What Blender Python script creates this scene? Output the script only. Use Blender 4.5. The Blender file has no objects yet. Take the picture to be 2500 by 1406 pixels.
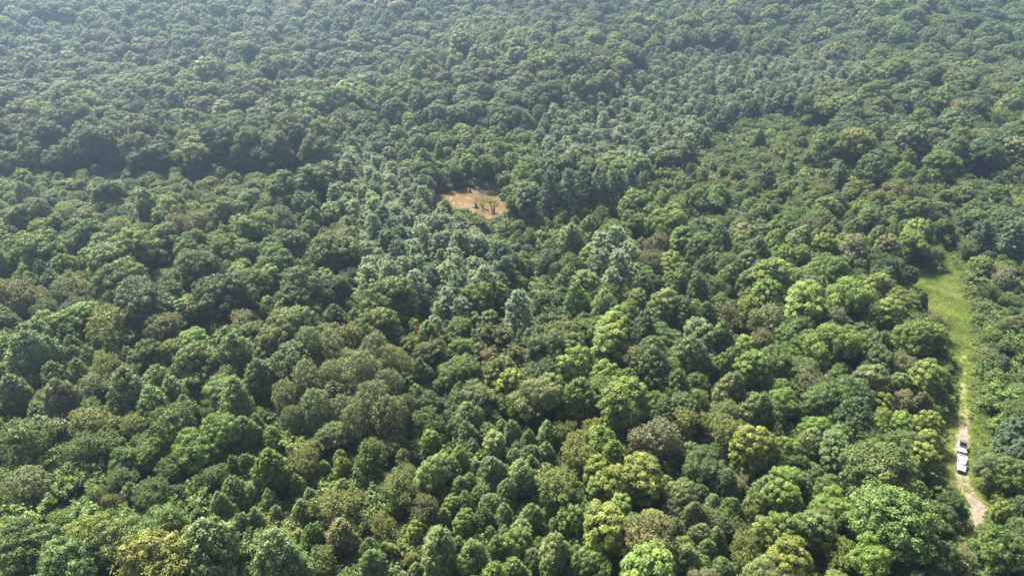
import bpy, bmesh, math, random
import numpy as np
from mathutils import Vector, Matrix

# ------------------------------------------------------------------ camera, sky, sun, exposure
SC = bpy.context.scene
COL = SC.collection
IW, IH, F = 2500.0, 1406.0, 1667.0          # photograph size and focal length, in its pixels
CAM_H, PITCH = 108.0, math.radians(30.0)
cam_data = bpy.data.cameras.new('camera')
cam_data.sensor_width = 36.0
cam_data.lens = 36.0 * F / IW
cam_data.clip_start, cam_data.clip_end = 1.0, 8000.0
cam = bpy.data.objects.new('camera', cam_data)
COL.objects.link(cam)
cam.location = (0, 0, CAM_H)
cam.rotation_euler = (math.pi / 2 - PITCH, 0, 0)
SC.camera = cam

SUN_EL, SUN_AZ = math.radians(54.0), math.radians(-34.0)   # azimuth from +Y (away from camera) towards +X
world = bpy.data.worlds.new('World')
SC.world = world
world.use_nodes = True
nt = world.node_tree
nt.nodes.clear()
wo = nt.nodes.new('ShaderNodeOutputWorld')
bg = nt.nodes.new('ShaderNodeBackground')
sky = nt.nodes.new('ShaderNodeTexSky')
sky.sky_type = 'NISHITA'
sky.sun_disc = False
sky.sun_elevation = SUN_EL
sky.sun_rotation = SUN_AZ
sky.air_density, sky.dust_density, sky.ozone_density = 0.9, 6.0, 1.0
bg.inputs['Strength'].default_value = 0.07
nt.links.new(sky.outputs[0], bg.inputs['Color'])
nt.links.new(bg.outputs[0], wo.inputs['Surface'])

sun_data = bpy.data.lights.new('sun', 'SUN')
sun_data.energy = 4.6
sun_data.angle = math.radians(10.0)
sun_data.color = (1.0, 0.955, 0.86)
sun = bpy.data.objects.new('sun', sun_data)
COL.objects.link(sun)
sdir = Vector((math.sin(SUN_AZ) * math.cos(SUN_EL), math.cos(SUN_AZ) * math.cos(SUN_EL), math.sin(SUN_EL)))
sun.rotation_euler = (-sdir).to_track_quat('-Z', 'Y').to_euler()
sun.location = (0, 0, 300)

SC.view_settings.view_transform = 'Standard'
SC.view_settings.look = 'None'
SC.view_settings.exposure = 2.12
SC.view_settings.gamma = 1.0
SC.render.engine = 'CYCLES'
cy = SC.cycles
cy.max_bounces, cy.diffuse_bounces, cy.glossy_bounces = 4, 3, 2
cy.transmission_bounces, cy.transparent_max_bounces, cy.volume_bounces = 3, 8, 0
cy.use_adaptive_sampling = True
cy.adaptive_threshold = 0.015
cy.use_denoising = True
cy.denoiser = 'OPENIMAGEDENOISE'
cy.denoising_input_passes = 'RGB_ALBEDO_NORMAL'
cy.denoising_prefilter = 'ACCURATE'
cy.caustics_reflective = cy.caustics_refractive = False

# ------------------------------------------------------------------ geometry helpers
rng = np.random.default_rng(7)
COSP, SINP = math.cos(PITCH), math.sin(PITCH)


def project(x, y, z):
    dz = z - CAM_H
    depth = y * COSP - dz * SINP
    upc = y * SINP + dz * COSP
    return IW / 2 + F * x / depth, IH / 2 - F * upc / depth, depth


def ray(px, py):
    a, b = (px - IW / 2) / F, -(py - IH / 2) / F
    d = np.array([a, COSP + b * SINP, -SINP + b * COSP])
    return d


def smooth(a, b, v):
    t = np.clip((v - a) / (b - a), 0, 1)
    return t * t * (3 - 2 * t)


def flat_at(px, py, z=0.0):
    d = ray(px, py)
    t = (z - CAM_H) / d[2]
    return np.array([d[0] * t, d[1] * t])


POND_PX = [(1046, 478), (1062, 472), (1085, 467), (1115, 462), (1145, 454), (1175, 462), (1205, 466), (1232, 474), (1242, 492), (1240, 520), (1225, 538), (1200, 545), (1165, 534), (1120, 520), (1080, 510), (1052, 496)]
POND = np.array([flat_at(*p) for p in POND_PX])
POND_C = POND.mean(0)


def poly_sd(poly, x, y):
    """signed distance to a polygon, negative inside; x, y arrays"""
    x = np.asarray(x, float)
    y = np.asarray(y, float)
    d = np.full(x.shape, 1e9)
    inside = np.zeros(x.shape, bool)
    n = len(poly)
    for i in range(n):
        ax, ay = poly[i]
        bx, by = poly[(i + 1) % n]
        ex, ey = bx - ax, by - ay
        t = np.clip(((x - ax) * ex + (y - ay) * ey) / (ex * ex + ey * ey + 1e-12), 0, 1)
        d = np.minimum(d, np.hypot(x - ax - t * ex, y - ay - t * ey))
        cond = ((ay > y) != (by > y)) & (x < (bx - ax) * (y - ay) / (by - ay + 1e-12) + ax)
        inside ^= cond
    return np.where(inside, -d, d)


def terrain(x, y):
    x = np.asarray(x, float)
    y = np.asarray(y, float)
    u = 1.5 * np.sin(x / 47 + 1) * np.cos(y / 61) + 1.3 * np.sin((x + 0.7 * y) / 83 + 2) + 0.9 * np.sin((x - y) / 37)
    yy = y - 0.10 * x * smooth(150, 400, y)
    rise = np.where(yy > 245, 0.00033 * (np.minimum(yy, 640) - 245) ** 2, 0.0)
    rise = rise + np.clip(yy - 640, 0, 120) * 0.22
    u = u + smooth(285, 400, y) * (4.6 * np.sin(x / 62 + y / 95 + 0.6) * np.cos(y / 48 - x / 150) + 2.6 * np.sin(x / 33 - y / 71))
    far = smooth(500, 900, np.hypot(x, y))
    h = u * (1 - 0.6 * far) + np.minimum(rise, 68)
    pd = np.hypot(x - POND_C[0], y - POND_C[1])
    k = smooth(24, 70, pd)
    h = h * k + 0.35 * (1 - k)
    near = pd < 60
    if np.any(near):
        sd = poly_sd(POND, x, y)
        h = np.where(near, np.where(sd < 3, -1.2 + (h + 1.2) * smooth(-2.5, 2.5, sd), h), h)
    return h


def tz(x, y):
    return float(terrain(np.array([x]), np.array([y]))[0])


def ground_at(px, py, lift=0.0):
    """the point on the ground whose spot LIFT metres above it shows at this pixel"""
    d = ray(px, py)
    ts = np.linspace(90, 1200, 1111)
    X, Y, Z = d[0] * ts, d[1] * ts, CAM_H + d[2] * ts
    below = Z < terrain(X, Y) + lift
    i = int(np.argmax(below)) if below.any() else len(ts) - 1
    lo, hi = ts[max(i - 1, 0)], ts[i]
    for _ in range(14):
        m = (lo + hi) / 2
        if CAM_H + d[2] * m < tz(d[0] * m, d[1] * m) + lift:
            hi = m
        else:
            lo = m
    return d[0] * hi, d[1] * hi


def tag(o, label=None, cat=None, group=None, kind=None):
    if label:
        o['label'] = label
    if cat:
        o['category'] = cat
    if group:
        o['group'] = group
    if kind:
        o['kind'] = kind
    return o


def link(name, me, parent=None):
    o = bpy.data.objects.new(name, me)
    COL.objects.link(o)
    o.parent = parent
    return o


def empty(name, loc, rz=0.0, s=1.0):
    o = bpy.data.objects.new(name, None)
    COL.objects.link(o)
    o.location = loc
    o.rotation_euler = (0, 0, rz)
    o.scale = (s, s, s)
    o.empty_display_size = 0.5
    return o


def np_mesh(name, verts, faces, nside, mats, mat_index=None, attrs=None, smooth_faces=False):
    me = bpy.data.meshes.new(name)
    verts = np.asarray(verts, np.float32)
    faces = np.asarray(faces, np.int32).reshape(-1, nside)
    me.vertices.add(len(verts))
    me.vertices.foreach_set('co', verts.ravel())
    me.loops.add(faces.size)
    me.loops.foreach_set('vertex_index', faces.ravel())
    me.polygons.add(len(faces))
    me.polygons.foreach_set('loop_start', np.arange(0, faces.size, nside, dtype=np.int32))
    for m in mats:
        me.materials.append(m)
    if mat_index is not None:
        me.polygons.foreach_set('material_index', np.asarray(mat_index, np.int32))
    if smooth_faces:
        me.polygons.foreach_set('use_smooth', np.ones(len(faces), bool))
    for an, dom, data in (attrs or []):
        a = me.attributes.new(an, 'FLOAT', dom)
        a.data.foreach_set('value', np.asarray(data, np.float32))
    me.update()
    me.validate()
    return me


# ------------------------------------------------------------------ materials
def new_mat(name):
    m = bpy.data.materials.new(name)
    m.use_nodes = True
    t = m.node_tree
    t.nodes.clear()
    return m, t, t.nodes, t.links


def leaf_material(name, rough=0.5, spec=0.35, transl=0.3):
    m, t, N, L = new_mat(name)
    out = N.new('ShaderNodeOutputMaterial')
    at = N.new('ShaderNodeAttribute')
    at.attribute_type = 'INSTANCER'
    at.attribute_name = 'tint'
    lv = N.new('ShaderNodeAttribute')
    lv.attribute_type = 'GEOMETRY'
    lv.attribute_name = 'lv'
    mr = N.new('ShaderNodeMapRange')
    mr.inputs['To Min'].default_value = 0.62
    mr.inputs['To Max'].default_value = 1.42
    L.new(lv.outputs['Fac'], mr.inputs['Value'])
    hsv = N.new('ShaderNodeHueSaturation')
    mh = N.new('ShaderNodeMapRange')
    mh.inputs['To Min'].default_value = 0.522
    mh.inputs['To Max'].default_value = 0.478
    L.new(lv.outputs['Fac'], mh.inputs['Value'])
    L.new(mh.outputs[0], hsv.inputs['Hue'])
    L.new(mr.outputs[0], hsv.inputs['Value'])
    L.new(at.outputs['Color'], hsv.inputs['Color'])
    p = N.new('ShaderNodeBsdfPrincipled')
    p.inputs['Roughness'].default_value = rough
    p.inputs['Specular IOR Level'].default_value = spec
    L.new(hsv.outputs[0], p.inputs['Base Color'])
    tr = N.new('ShaderNodeBsdfTranslucent')
    L.new(hsv.outputs[0], tr.inputs['Color'])
    mx = N.new('ShaderNodeMixShader')
    mx.inputs[0].default_value = transl
    L.new(p.outputs[0], mx.inputs[1])
    L.new(tr.outputs[0], mx.inputs[2])
    L.new(mx.outputs[0], out.inputs['Surface'])
    return m


def noise_material(name, stops, scale, rough=0.9, detail=6.0, bump=0.0, spec=0.3, scale2=None):
    """colours from object-space noise through a colour ramp"""
    m, t, N, L = new_mat(name)
    out = N.new('ShaderNodeOutputMaterial')
    tc = N.new('ShaderNodeTexCoord')
    nz = N.new('ShaderNodeTexNoise')
    nz.inputs['Scale'].default_value = scale
    nz.inputs['Detail'].default_value = detail
    L.new(tc.outputs['Object'], nz.inputs['Vector'])
    cr = N.new('ShaderNodeValToRGB')
    els = cr.color_ramp.elements
    while len(els) < len(stops):
        els.new(0.5)
    for e, (pos, c) in zip(els, stops):
        e.position = pos
        e.color = (*c, 1)
    L.new(nz.outputs['Fac'], cr.inputs['Fac'])
    p = N.new('ShaderNodeBsdfPrincipled')
    p.inputs['Roughness'].default_value = rough
    p.inputs['Specular IOR Level'].default_value = spec
    L.new(cr.outputs[0], p.inputs['Base Color'])
    if bump:
        b = N.new('ShaderNodeBump')
        b.inputs['Strength'].default_value = bump
        n2 = N.new('ShaderNodeTexNoise')
        n2.inputs['Scale'].default_value = scale2 or scale * 4
        L.new(tc.outputs['Object'], n2.inputs['Vector'])
        L.new(n2.outputs['Fac'], b.inputs['Height'])
        L.new(b.outputs[0], p.inputs['Normal'])
    L.new(p.outputs[0], out.inputs['Surface'])
    return m


M_LEAF = leaf_material('leaf', 0.58, 0.28, 0.26)
M_NEEDLE = leaf_material('needle', 0.7, 0.12, 0.22)
M_GRASS = leaf_material('grass_blade', 0.6, 0.2, 0.3)
M_BARK = noise_material('bark', [(0.3, (0.075, 0.062, 0.05)), (0.7, (0.16, 0.14, 0.115))], 3.0, bump=0.5)
M_DEAD = noise_material('weathered_wood', [(0.3, (0.20, 0.165, 0.14)), (0.7, (0.36, 0.31, 0.26))], 3.0, bump=0.4)
M_WET = noise_material('wet_dark_wood', [(0.3, (0.018, 0.015, 0.012)), (0.7, (0.05, 0.042, 0.035))], 3.0, rough=0.5)
M_FLOOR = noise_material('forest_floor', [(0.3, (0.022, 0.03, 0.012)), (0.55, (0.045, 0.045, 0.022)), (0.75, (0.07, 0.055, 0.03))], 0.35, bump=0.3, scale2=3.0)


def track_material():
    m, t, N, L = new_mat('grass_and_dirt')
    out = N.new('ShaderNodeOutputMaterial')
    tc = N.new('ShaderNodeTexCoord')

    def noise(scale, detail=6):
        n = N.new('ShaderNodeTexNoise')
        n.inputs['Scale'].default_value = scale
        n.inputs['Detail'].default_value = detail
        L.new(tc.outputs['Object'], n.inputs['Vector'])
        return n

    def ramp(src, stops):
        cr = N.new('ShaderNodeValToRGB')
        els = cr.color_ramp.elements
        while len(els) < len(stops):
            els.new(0.5)
        for e, (pos, c) in zip(els, stops):
            e.position = pos
            e.color = (*c, 1)
        L.new(src, cr.inputs['Fac'])
        return cr

    def attr(n):
        a = N.new('ShaderNodeAttribute')
        a.attribute_name = n
        return a

    g = ramp(noise(0.5).outputs['Fac'], [(0.3, (0.07, 0.11, 0.02)), (0.5, (0.115, 0.15, 0.035)), (0.7, (0.18, 0.19, 0.06))])
    d = ramp(noise(1.3).outputs['Fac'], [(0.3, (0.095, 0.075, 0.053)), (0.5, (0.145, 0.116, 0.086)), (0.72, (0.19, 0.157, 0.122))])
    mud = ramp(noise(2.0).outputs['Fac'], [(0.3, (0.15, 0.12, 0.09)), (0.7, (0.21, 0.175, 0.135))])
    fine = noise(2.2, 8)

    def mask(a):
        add = N.new('ShaderNodeMath')
        add.operation = 'ADD'
        L.new(attr(a).outputs['Fac'], add.inputs[0])
        L.new(fine.outputs['Fac'], add.inputs[1])
        mr = N.new('ShaderNodeMapRange')
        mr.inputs['From Min'].default_value = 0.88
        mr.inputs['From Max'].default_value = 1.12
        L.new(add.outputs[0], mr.inputs['Value'])
        return mr

    def mix(f, a, b):
        x = N.new('ShaderNodeMix')
        x.data_type = 'RGBA'
        L.new(f, x.inputs['Factor'])
        L.new(a, x.inputs['A'])
        L.new(b, x.inputs['B'])
        return x.outputs['Result']

    c = mix(mask('dirt').outputs[0], g.outputs[0], d.outputs[0])
    c = mix(mask('mud').outputs[0], c, mud.outputs[0])
    p = N.new('ShaderNodeBsdfPrincipled')
    p.inputs['Roughness'].default_value = 0.85
    p.inputs['Specular IOR Level'].default_value = 0.25
    L.new(c, p.inputs['Base Color'])
    b = N.new('ShaderNodeBump')
    b.inputs['Strength'].default_value = 0.6
    b.inputs['Distance'].default_value = 0.15
    L.new(noise(3.5).outputs['Fac'], b.inputs['Height'])
    L.new(b.outputs[0], p.inputs['Normal'])
    L.new(p.outputs[0], out.inputs['Surface'])
    return m


M_TRACK = track_material()


def water_material():
    m, t, N, L = new_mat('muddy_water')
    out = N.new('ShaderNodeOutputMaterial')
    tc = N.new('ShaderNodeTexCoord')
    nz = N.new('ShaderNodeTexNoise')
    nz.inputs['Scale'].default_value = 0.12
    nz.inputs['Detail'].default_value = 4
    L.new(tc.outputs['Object'], nz.inputs['Vector'])
    cr = N.new('ShaderNodeValToRGB')
    cr.color_ramp.elements[0].position, cr.color_ramp.elements[0].color = 0.35, (0.102, 0.071, 0.036, 1)
    cr.color_ramp.elements[1].position, cr.color_ramp.elements[1].color = 0.7, (0.128, 0.090, 0.047, 1)
    L.new(nz.outputs['Fac'], cr.inputs['Fac'])
    p = N.new('ShaderNodeBsdfPrincipled')
    p.inputs['Roughness'].default_value = 0.04
    p.inputs['IOR'].default_value = 1.33
    p.inputs['Specular IOR Level'].default_value = 0.5
    L.new(cr.outputs[0], p.inputs['Base Color'])
    b = N.new('ShaderNodeBump')
    b.inputs['Strength'].default_value = 0.05
    n2 = N.new('ShaderNodeTexNoise')
    n2.inputs['Scale'].default_value = 1.2
    L.new(tc.outputs['Object'], n2.inputs['Vector'])
    L.new(n2.outputs['Fac'], b.inputs['Height'])
    L.new(b.outputs[0], p.inputs['Normal'])
    L.new(p.outputs[0], out.inputs['Surface'])
    return m


M_WATER = water_material()


def plain(name, c, rough=0.5, spec=0.5, metal=0.0, coat=0.0):
    m = noise_material(name, [(0.35, tuple(v * 0.9 for v in c)), (0.65, tuple(min(v * 1.06, 0.92) for v in c))], 4.0, rough=rough, spec=spec)
    p = [n for n in m.node_tree.nodes if n.type == 'BSDF_PRINCIPLED'][0]
    p.inputs['Metallic'].default_value = metal
    p.inputs['Coat Weight'].default_value = coat
    return m


# ------------------------------------------------------------------ the ground, the track and the pond
def axis(a, b, step, lo, hi, grow=1.22):
    mid = list(np.arange(a, b + step, step))
    s, v = step, mid[-1]
    while v < hi:
        s *= grow
        v += s
        mid.append(v)
    s, v = step, mid[0]
    while v > lo:
        s *= grow
        v -= s
        mid.insert(0, v)
    return np.array(mid)


gx, gy = axis(-360, 400, 2.6, -1500, 1500), axis(60, 700, 2.8, -1200, 1500)
GX, GY = np.meshgrid(gx, gy)
GZ = terrain(GX, GY)
nx, ny = len(gx), len(gy)
ii = np.arange(nx * ny).reshape(ny, nx)
gf = np.stack([ii[:-1, :-1], ii[:-1, 1:], ii[1:, 1:], ii[1:, :-1]], -1).reshape(-1, 4)
tag(link('ground', np_mesh('ground', np.stack([GX, GY, GZ], -1).reshape(-1, 3), gf, 4, [M_FLOOR], smooth_faces=True)), kind='structure')

# pond: one sheet with a rounded outline a little wider than the hollow, so the bank cuts it
pp = POND_C + (POND - POND_C) * 1.12
pv = []
n = len(pp)
for i in range(n):
    p0, p1, p2, p3 = pp[i - 1], pp[i], pp[(i + 1) % n], pp[(i + 2) % n]
    for t in (0, 0.25, 0.5, 0.75):
        pv.append(0.5 * ((2 * p1) + (-p0 + p2) * t + (2 * p0 - 5 * p1 + 4 * p2 - p3) * t * t + (-p0 + 3 * p1 - 3 * p2 + p3) * t ** 3))
pv = np.array(pv)
k = len(pv)
vv = [(POND_C[0], POND_C[1], -0.35)] + [(a, b, -0.35) for a, b in pv]
tag(link('pond_water', np_mesh('pond_water', vv, [(0, 1 + i, 1 + (i + 1) % k) for i in range(k)], 3, [M_WATER])), kind='structure')


def chaikin(pts, it=2):
    for _ in range(it):
        q = []
        for i in range(len(pts) - 1):
            a, b = np.array(pts[i]), np.array(pts[i + 1])
            q += [a * .75 + b * .25, a * .25 + b * .75]
        pts = [np.array(pts[0])] + q + [np.array(pts[-1])]
    return np.array(pts)


def line_d(line, x, y):
    d = np.full(np.shape(x), 1e9)
    for i in range(len(line) - 1):
        ax, ay = line[i]
        bx, by = line[i + 1]
        ex, ey = bx - ax, by - ay
        t = np.clip(((x - ax) * ex + (y - ay) * ey) / (ex * ex + ey * ey + 1e-12), 0, 1)
        d = np.minimum(d, np.hypot(x - ax - t * ex, y - ay - t * ey))
    return d


CLEAR_PX = [(2208, 684), (2262, 668), (2296, 668), (2306, 610), (2318, 610), (2338, 655), (2354, 705), (2378, 760), (2378, 830), (2380, 900), (2380, 1000), (2396, 1050), (2390, 1130), (2398, 1190), (2428, 1238), (2424, 1264), (2400, 1290), (2396, 1326), (2342, 1322), (2354, 1255), (2322, 1195), (2292, 1150), (2298, 1080), (2326, 1000), (2328, 900), (2300, 805), (2272, 790), (2250, 738), (2222, 704)]
RUT_A = [(2348, 850), (2344, 930), (2341, 985), (2342, 1030), (2336, 1090), (2337, 1160), (2345, 1195), (2370, 1240), (2374, 1285), (2362, 1322)]
RUT_B = [(2356, 850), (2357, 930), (2358, 985), (2363, 1030), (2357, 1090), (2357, 1160), (2369, 1195), (2396, 1238), (2397, 1275), (2386, 1322)]
DIRT_PX = [(2358, 1215), (2378, 1205), (2420, 1246), (2406, 1276), (2394, 1326), (2346, 1322), (2366, 1270)]
MUD_PX = [(2346, 1012, 0.45), (2349, 1026, 0.5), (2362, 1006, 0.5), (2360, 1018, 0.5), (2367, 1030, 0.45), (2367, 1042, 0.45), (2354, 1043, 0.6), (2350, 1054, 0.9), (2357, 1054, 0.9), (2358, 1172, 0.35), (2364, 1205, 0.4)]


def sheet(name, poly, grow, step, lift, dirt_fn, mud_fn):
    x0, y0 = poly.min(0) - grow - 2
    x1, y1 = poly.max(0) + grow + 2
    xs, ys = np.arange(x0, x1, step), np.arange(y0, y1, step)
    X, Y = np.meshgrid(xs, ys)
    sd = poly_sd(poly, X, Y) + 1.2 * np.sin(X * 0.7) * np.cos(Y * 0.53)
    Z = terrain(X, Y) + lift * np.clip((grow - sd) / 2.0, 0, 1)
    w, h = len(xs), len(ys)
    idx = np.arange(w * h).reshape(h, w)
    fs = np.stack([idx[:-1, :-1], idx[:-1, 1:], idx[1:, 1:], idx[1:, :-1]], -1).reshape(-1, 4)
    keep = (sd.ravel()[fs] < grow).all(1)
    fs = fs[keep]
    used, inv = np.unique(fs, return_inverse=True)
    V = np.stack([X, Y, Z], -1).reshape(-1, 3)[used]
    me = np_mesh(name, V, inv.reshape(-1, 4), 4, [M_TRACK], attrs=[('dirt', 'POINT', dirt_fn(V[:, 0], V[:, 1])), ('mud', 'POINT', mud_fn(V[:, 0], V[:, 1]))], smooth_faces=True)
    tag(link(name, me), kind='structure')


CLEAR = np.array([ground_at(*p) for p in CLEAR_PX])
rut_a, rut_b = chaikin([ground_at(*p) for p in RUT_A]), chaikin([ground_at(*p) for p in RUT_B])
DIRT = np.array([ground_at(*p) for p in DIRT_PX])
MUDS = [(*ground_at(a, b), r) for a, b, r in MUD_PX]


def dirt_at(x, y):
    d = np.minimum(line_d(rut_a, x, y), line_d(rut_b, x, y))
    y_far = ground_at(2350, 1065)[1]
    strength = 0.95 - 0.52 * smooth(y_far - 2, y_far + 14, y)
    v = strength * (1 - smooth(0.45, 1.05, d))
    v = np.maximum(v, 0.78 * (1 - smooth(-1.0, 1.0, poly_sd(DIRT, x, y))))
    return v


def mud_at(x, y):
    v = np.zeros(np.shape(x))
    for mx_, my_, r in MUDS:
        v = np.maximum(v, 0.85 * (1 - smooth(r * 0.5, r * 1.25, np.hypot(x - mx_, (y - my_) * 0.6))))
    return v


zero = lambda x, y: np.zeros(np.shape(x))
sheet('grass_track', CLEAR, 2.5, 0.45, 0.07, dirt_at, mud_at)
MEADOW = np.array([ground_at(*p, 1.0) for p in [(1715, 340), (1780, 302), (1880, 276), (1955, 288), (1930, 340), (1880, 388), (1800, 408), (1745, 385)]])
sheet('scrub_meadow', MEADOW, 2.0, 1.0, 0.12, lambda x, y: 0.25 + 0 * x, zero)
BANKPATCH = np.array([ground_at(*p) for p in [(1252, 512), (1285, 505), (1318, 512), (1308, 530), (1270, 538)]])
sheet('grassy_bank_path', BANKPATCH, 1.0, 0.7, 0.10, lambda x, y: 0.38 + 0 * x, zero)

# ------------------------------------------------------------------ tree shapes
def unit(v):
    return v / (np.linalg.norm(v, axis=-1, keepdims=True) + 1e-9)


def rand_dirs(n):
    return unit(rng.normal(size=(n, 3)))


class Leaves:
    """collects rhombus leaves (sprays of foliage) of one crown"""

    def __init__(self):
        self.c, self.n, self.t, self.l, self.w, self.v = [], [], [], [], [], []

    def add(self, c, n, length, width, var, t=None):
        k = len(c)
        self.c.append(c)
        n = unit(n)
        t = rand_dirs(k) if t is None else t
        t = unit(t - n * (t * n).sum(1, keepdims=True))
        self.n.append(n)
        self.t.append(t)
        s = rng.uniform(0.7, 1.3, k)
        self.l.append(s * length * 0.5)
        self.w.append(s * width * 0.5)
        self.v.append(np.clip(var, 0, 1))

    def arrays(self):
        c, n, t = (np.concatenate(a) for a in (self.c, self.n, self.t))
        l, w, v = (np.concatenate(a) for a in (self.l, self.w, self.v))
        b = np.cross(n, t)
        # each spray is gently folded: its side corners droop
        droop = n * (w * 0.35)[:, None]
        V = np.stack([c - t * l[:, None], c + b * w[:, None] - droop, c + t * l[:, None], c - b * w[:, None] - droop], 1).reshape(-1, 3)
        return V, np.arange(len(V)).reshape(-1, 4), v


def clump(L, centre, r, count, length, width, squash=1.0, jitter=0.55, upbias=0.35, base=0.5, fill=0.25, cut=-0.45, var=0.13):
    """a rounded tuft: foliage over the upper part of a small ball, some of it inside"""
    d = rand_dirs(int(count * 1.5))
    d = d[d[:, 2] > cut][:count]
    k = len(d)
    rad = np.where(rng.random(k) < fill, rng.uniform(0.35, 0.85, k), rng.uniform(0.85, 1.1, k)) * r
    rad = np.where(rng.random(k) < 0.12, rng.uniform(1.1, 1.5, k) * r, rad)      # stray shoots
    p = centre + d * rad[:, None] * np.array([rng.uniform(0.75, 1.3), rng.uniform(0.75, 1.3), squash * rng.uniform(0.8, 1.15)])
    nrm = d + np.array([0, 0, upbias]) + rng.normal(size=(k, 3)) * jitter
    L.add(p, nrm, length, width, base + rng.normal(size=k) * var)


def spread_on(n, gen, mind, tries=14):
    """dart throwing: n points from gen() at least mind apart"""
    out = np.zeros((n, 3))
    k = 0
    for _ in range(n * tries):
        p = gen()
        if k == 0 or ((out[:k] - p) ** 2).sum(1).min() > mind * mind:
            out[k] = p
            k += 1
            if k >= n:
                break
    return [q.copy() for q in out[:k]]


def tube(path, radii, sides=6):
    path = np.asarray(path, float)
    V, Fc = [], []
    m = len(path)
    for i in range(m):
        d = path[min(i + 1, m - 1)] - path[max(i - 1, 0)]
        d = d / (np.linalg.norm(d) + 1e-9)
        a = np.cross(d, [0.31, 0.95, 0.05])
        a /= np.linalg.norm(a) + 1e-9
        b = np.cross(d, a)
        for s in range(sides):
            th = 2 * math.pi * s / sides
            V.append(path[i] + radii[i] * (math.cos(th) * a + math.sin(th) * b))
    for i in range(m - 1):
        for s in range(sides):
            Fc.append((i * sides + s, i * sides + (s + 1) % sides, (i + 1) * sides + (s + 1) % sides, (i + 1) * sides + s))
    return V, Fc


def join_tubes(parts):
    V, Fc = [], []
    for v, f in parts:
        o = len(V)
        V += list(v)
        Fc += [tuple(i + o for i in q) for q in f]
    return np.array(V), np.array(Fc)


def trunk_for(H, R, base, limbs=7, r0=None, lean=0.3):
    r0 = r0 or 0.02 * H
    wob = rng.normal(size=(6, 2)) * lean * 0.4
    wob[0] = 0
    zs = np.linspace(-0.6, H * 0.86, 6)
    path = np.column_stack([np.cumsum(wob, 0) * np.linspace(0, 1, 6)[:, None], zs])
    parts = [tube(path, np.linspace(r0 * 1.15, r0 * 0.12, 6), 7)]
    for i in range(limbs):
        t = rng.uniform(0.35, 0.8)
        s = np.array([np.interp(t * H, zs, path[:, 0]), np.interp(t * H, zs, path[:, 1]), t * H])
        a = i * 2.4 + rng.uniform(-0.4, 0.4)
        e = s + np.array([math.cos(a), math.sin(a), 0]) * R * 0.75 + np.array([0, 0, H * rng.uniform(0.08, 0.18)])
        mid = (s + e) / 2 + np.array([0, 0, -0.3])
        parts.append(tube([s, mid, e], [r0 * 0.42, r0 * 0.25, r0 * 0.06], 5))
    return join_tubes(parts)


def cone_r(t, R):
    return R * np.minimum(1, (np.maximum(t, 0.001) / 0.25) ** 0.6) * (1 - np.clip((t - 0.24) / 0.76, 0, 1) ** 2.0) ** 0.74


def tree_cone(H=13.5, R=3.7, base=2.2):
    """narrow ovate crown of upright tufts"""
    L = Leaves()
    lean = rng.normal(size=2) * 0.35
    ph = rng.uniform(0, 6.28, 3)

    def gen():
        t = rng.random() ** 0.8
        a = rng.uniform(0, 6.28)
        r = cone_r(t, R) * (1 + 0.16 * math.sin(2 * a + ph[0] + 3 * t) + 0.12 * math.sin(3 * a + ph[1])) * rng.uniform(0.75, 1.0)
        return np.array([r * math.cos(a) + lean[0] * t, r * math.sin(a) + lean[1] * t, base + t * (H - base - 0.6)])

    pts = spread_on(95, gen, 1.05)
    pts.append(np.array([lean[0], lean[1], H - 0.7]))
    for p in pts:
        t = (p[2] - base) / (H - base)
        r = rng.uniform(0.72, 1.05) * (1.0 - 0.2 * t)
        clump(L, p, r, int(125 * (r / 0.85) ** 2), 0.42, 0.28, squash=1.3, jitter=0.38, upbias=0.25, base=0.44 + rng.normal() * 0.16)
    for _ in range(26):                                    # the dense heart
        t = rng.uniform(0.05, 0.85)
        p = np.array([lean[0] * t, lean[1] * t, base + t * (H - base)])
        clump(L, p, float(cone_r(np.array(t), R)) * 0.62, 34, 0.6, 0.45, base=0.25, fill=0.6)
    return L, trunk_for(H, R * 0.8, base, 6)


def tree_dome(H=16., R=6., base=4.5, lobes=13):
    """broad rounded crown, cauliflower lobes of tufts"""
    L = Leaves()
    ch = H - base
    ph = rng.uniform(0, 6.28, 3)

    def gen():
        d = rand_dirs(1)[0]
        d[2] = abs(d[2]) * 1.0 - 0.25
        d = d / np.linalg.norm(d)
        a = math.atan2(d[1], d[0])
        k = 0.68 * (1 + 0.17 * math.sin(2 * a + ph[0]) + 0.1 * math.sin(3 * a + ph[1]))
        return np.array([d[0] * R * k, d[1] * R * k, base + ch * rng.uniform(0.32, 0.48) + d[2] * ch * 0.42])

    centres = spread_on(lobes, gen, R * 0.42)
    centres.append(np.array([0, 0, base + ch * 0.42]))
    for j, c in enumerate(centres):
        lr = R * rng.uniform(0.22, 0.50) if j < len(centres) - 1 else R * 0.5
        lb = 0.46 + rng.normal() * 0.10
        outw = unit(np.array([[c[0], c[1], max(c[2] - base - ch * 0.3, 0.5)]]))[0]

        def g2():
            d = rand_dirs(1)[0]
            if d @ outw < -0.25:
                d = -d
            return d

        for d in spread_on(int(8 * (lr / 2.3) ** 2) + 4, g2, 0.62, 25):
            q = c + d * lr * np.array([1, 1, 0.85])
            r = rng.uniform(0.8, 1.22)
            clump(L, q, r, int(130 * (r / 0.95) ** 2), 0.43, 0.29, squash=0.9, jitter=0.36, upbias=0.3, base=lb + rng.normal() * 0.13)
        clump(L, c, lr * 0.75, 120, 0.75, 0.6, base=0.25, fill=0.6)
    return L, trunk_for(H * 0.9, R * 0.8, base, 9, 0.38)


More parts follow.
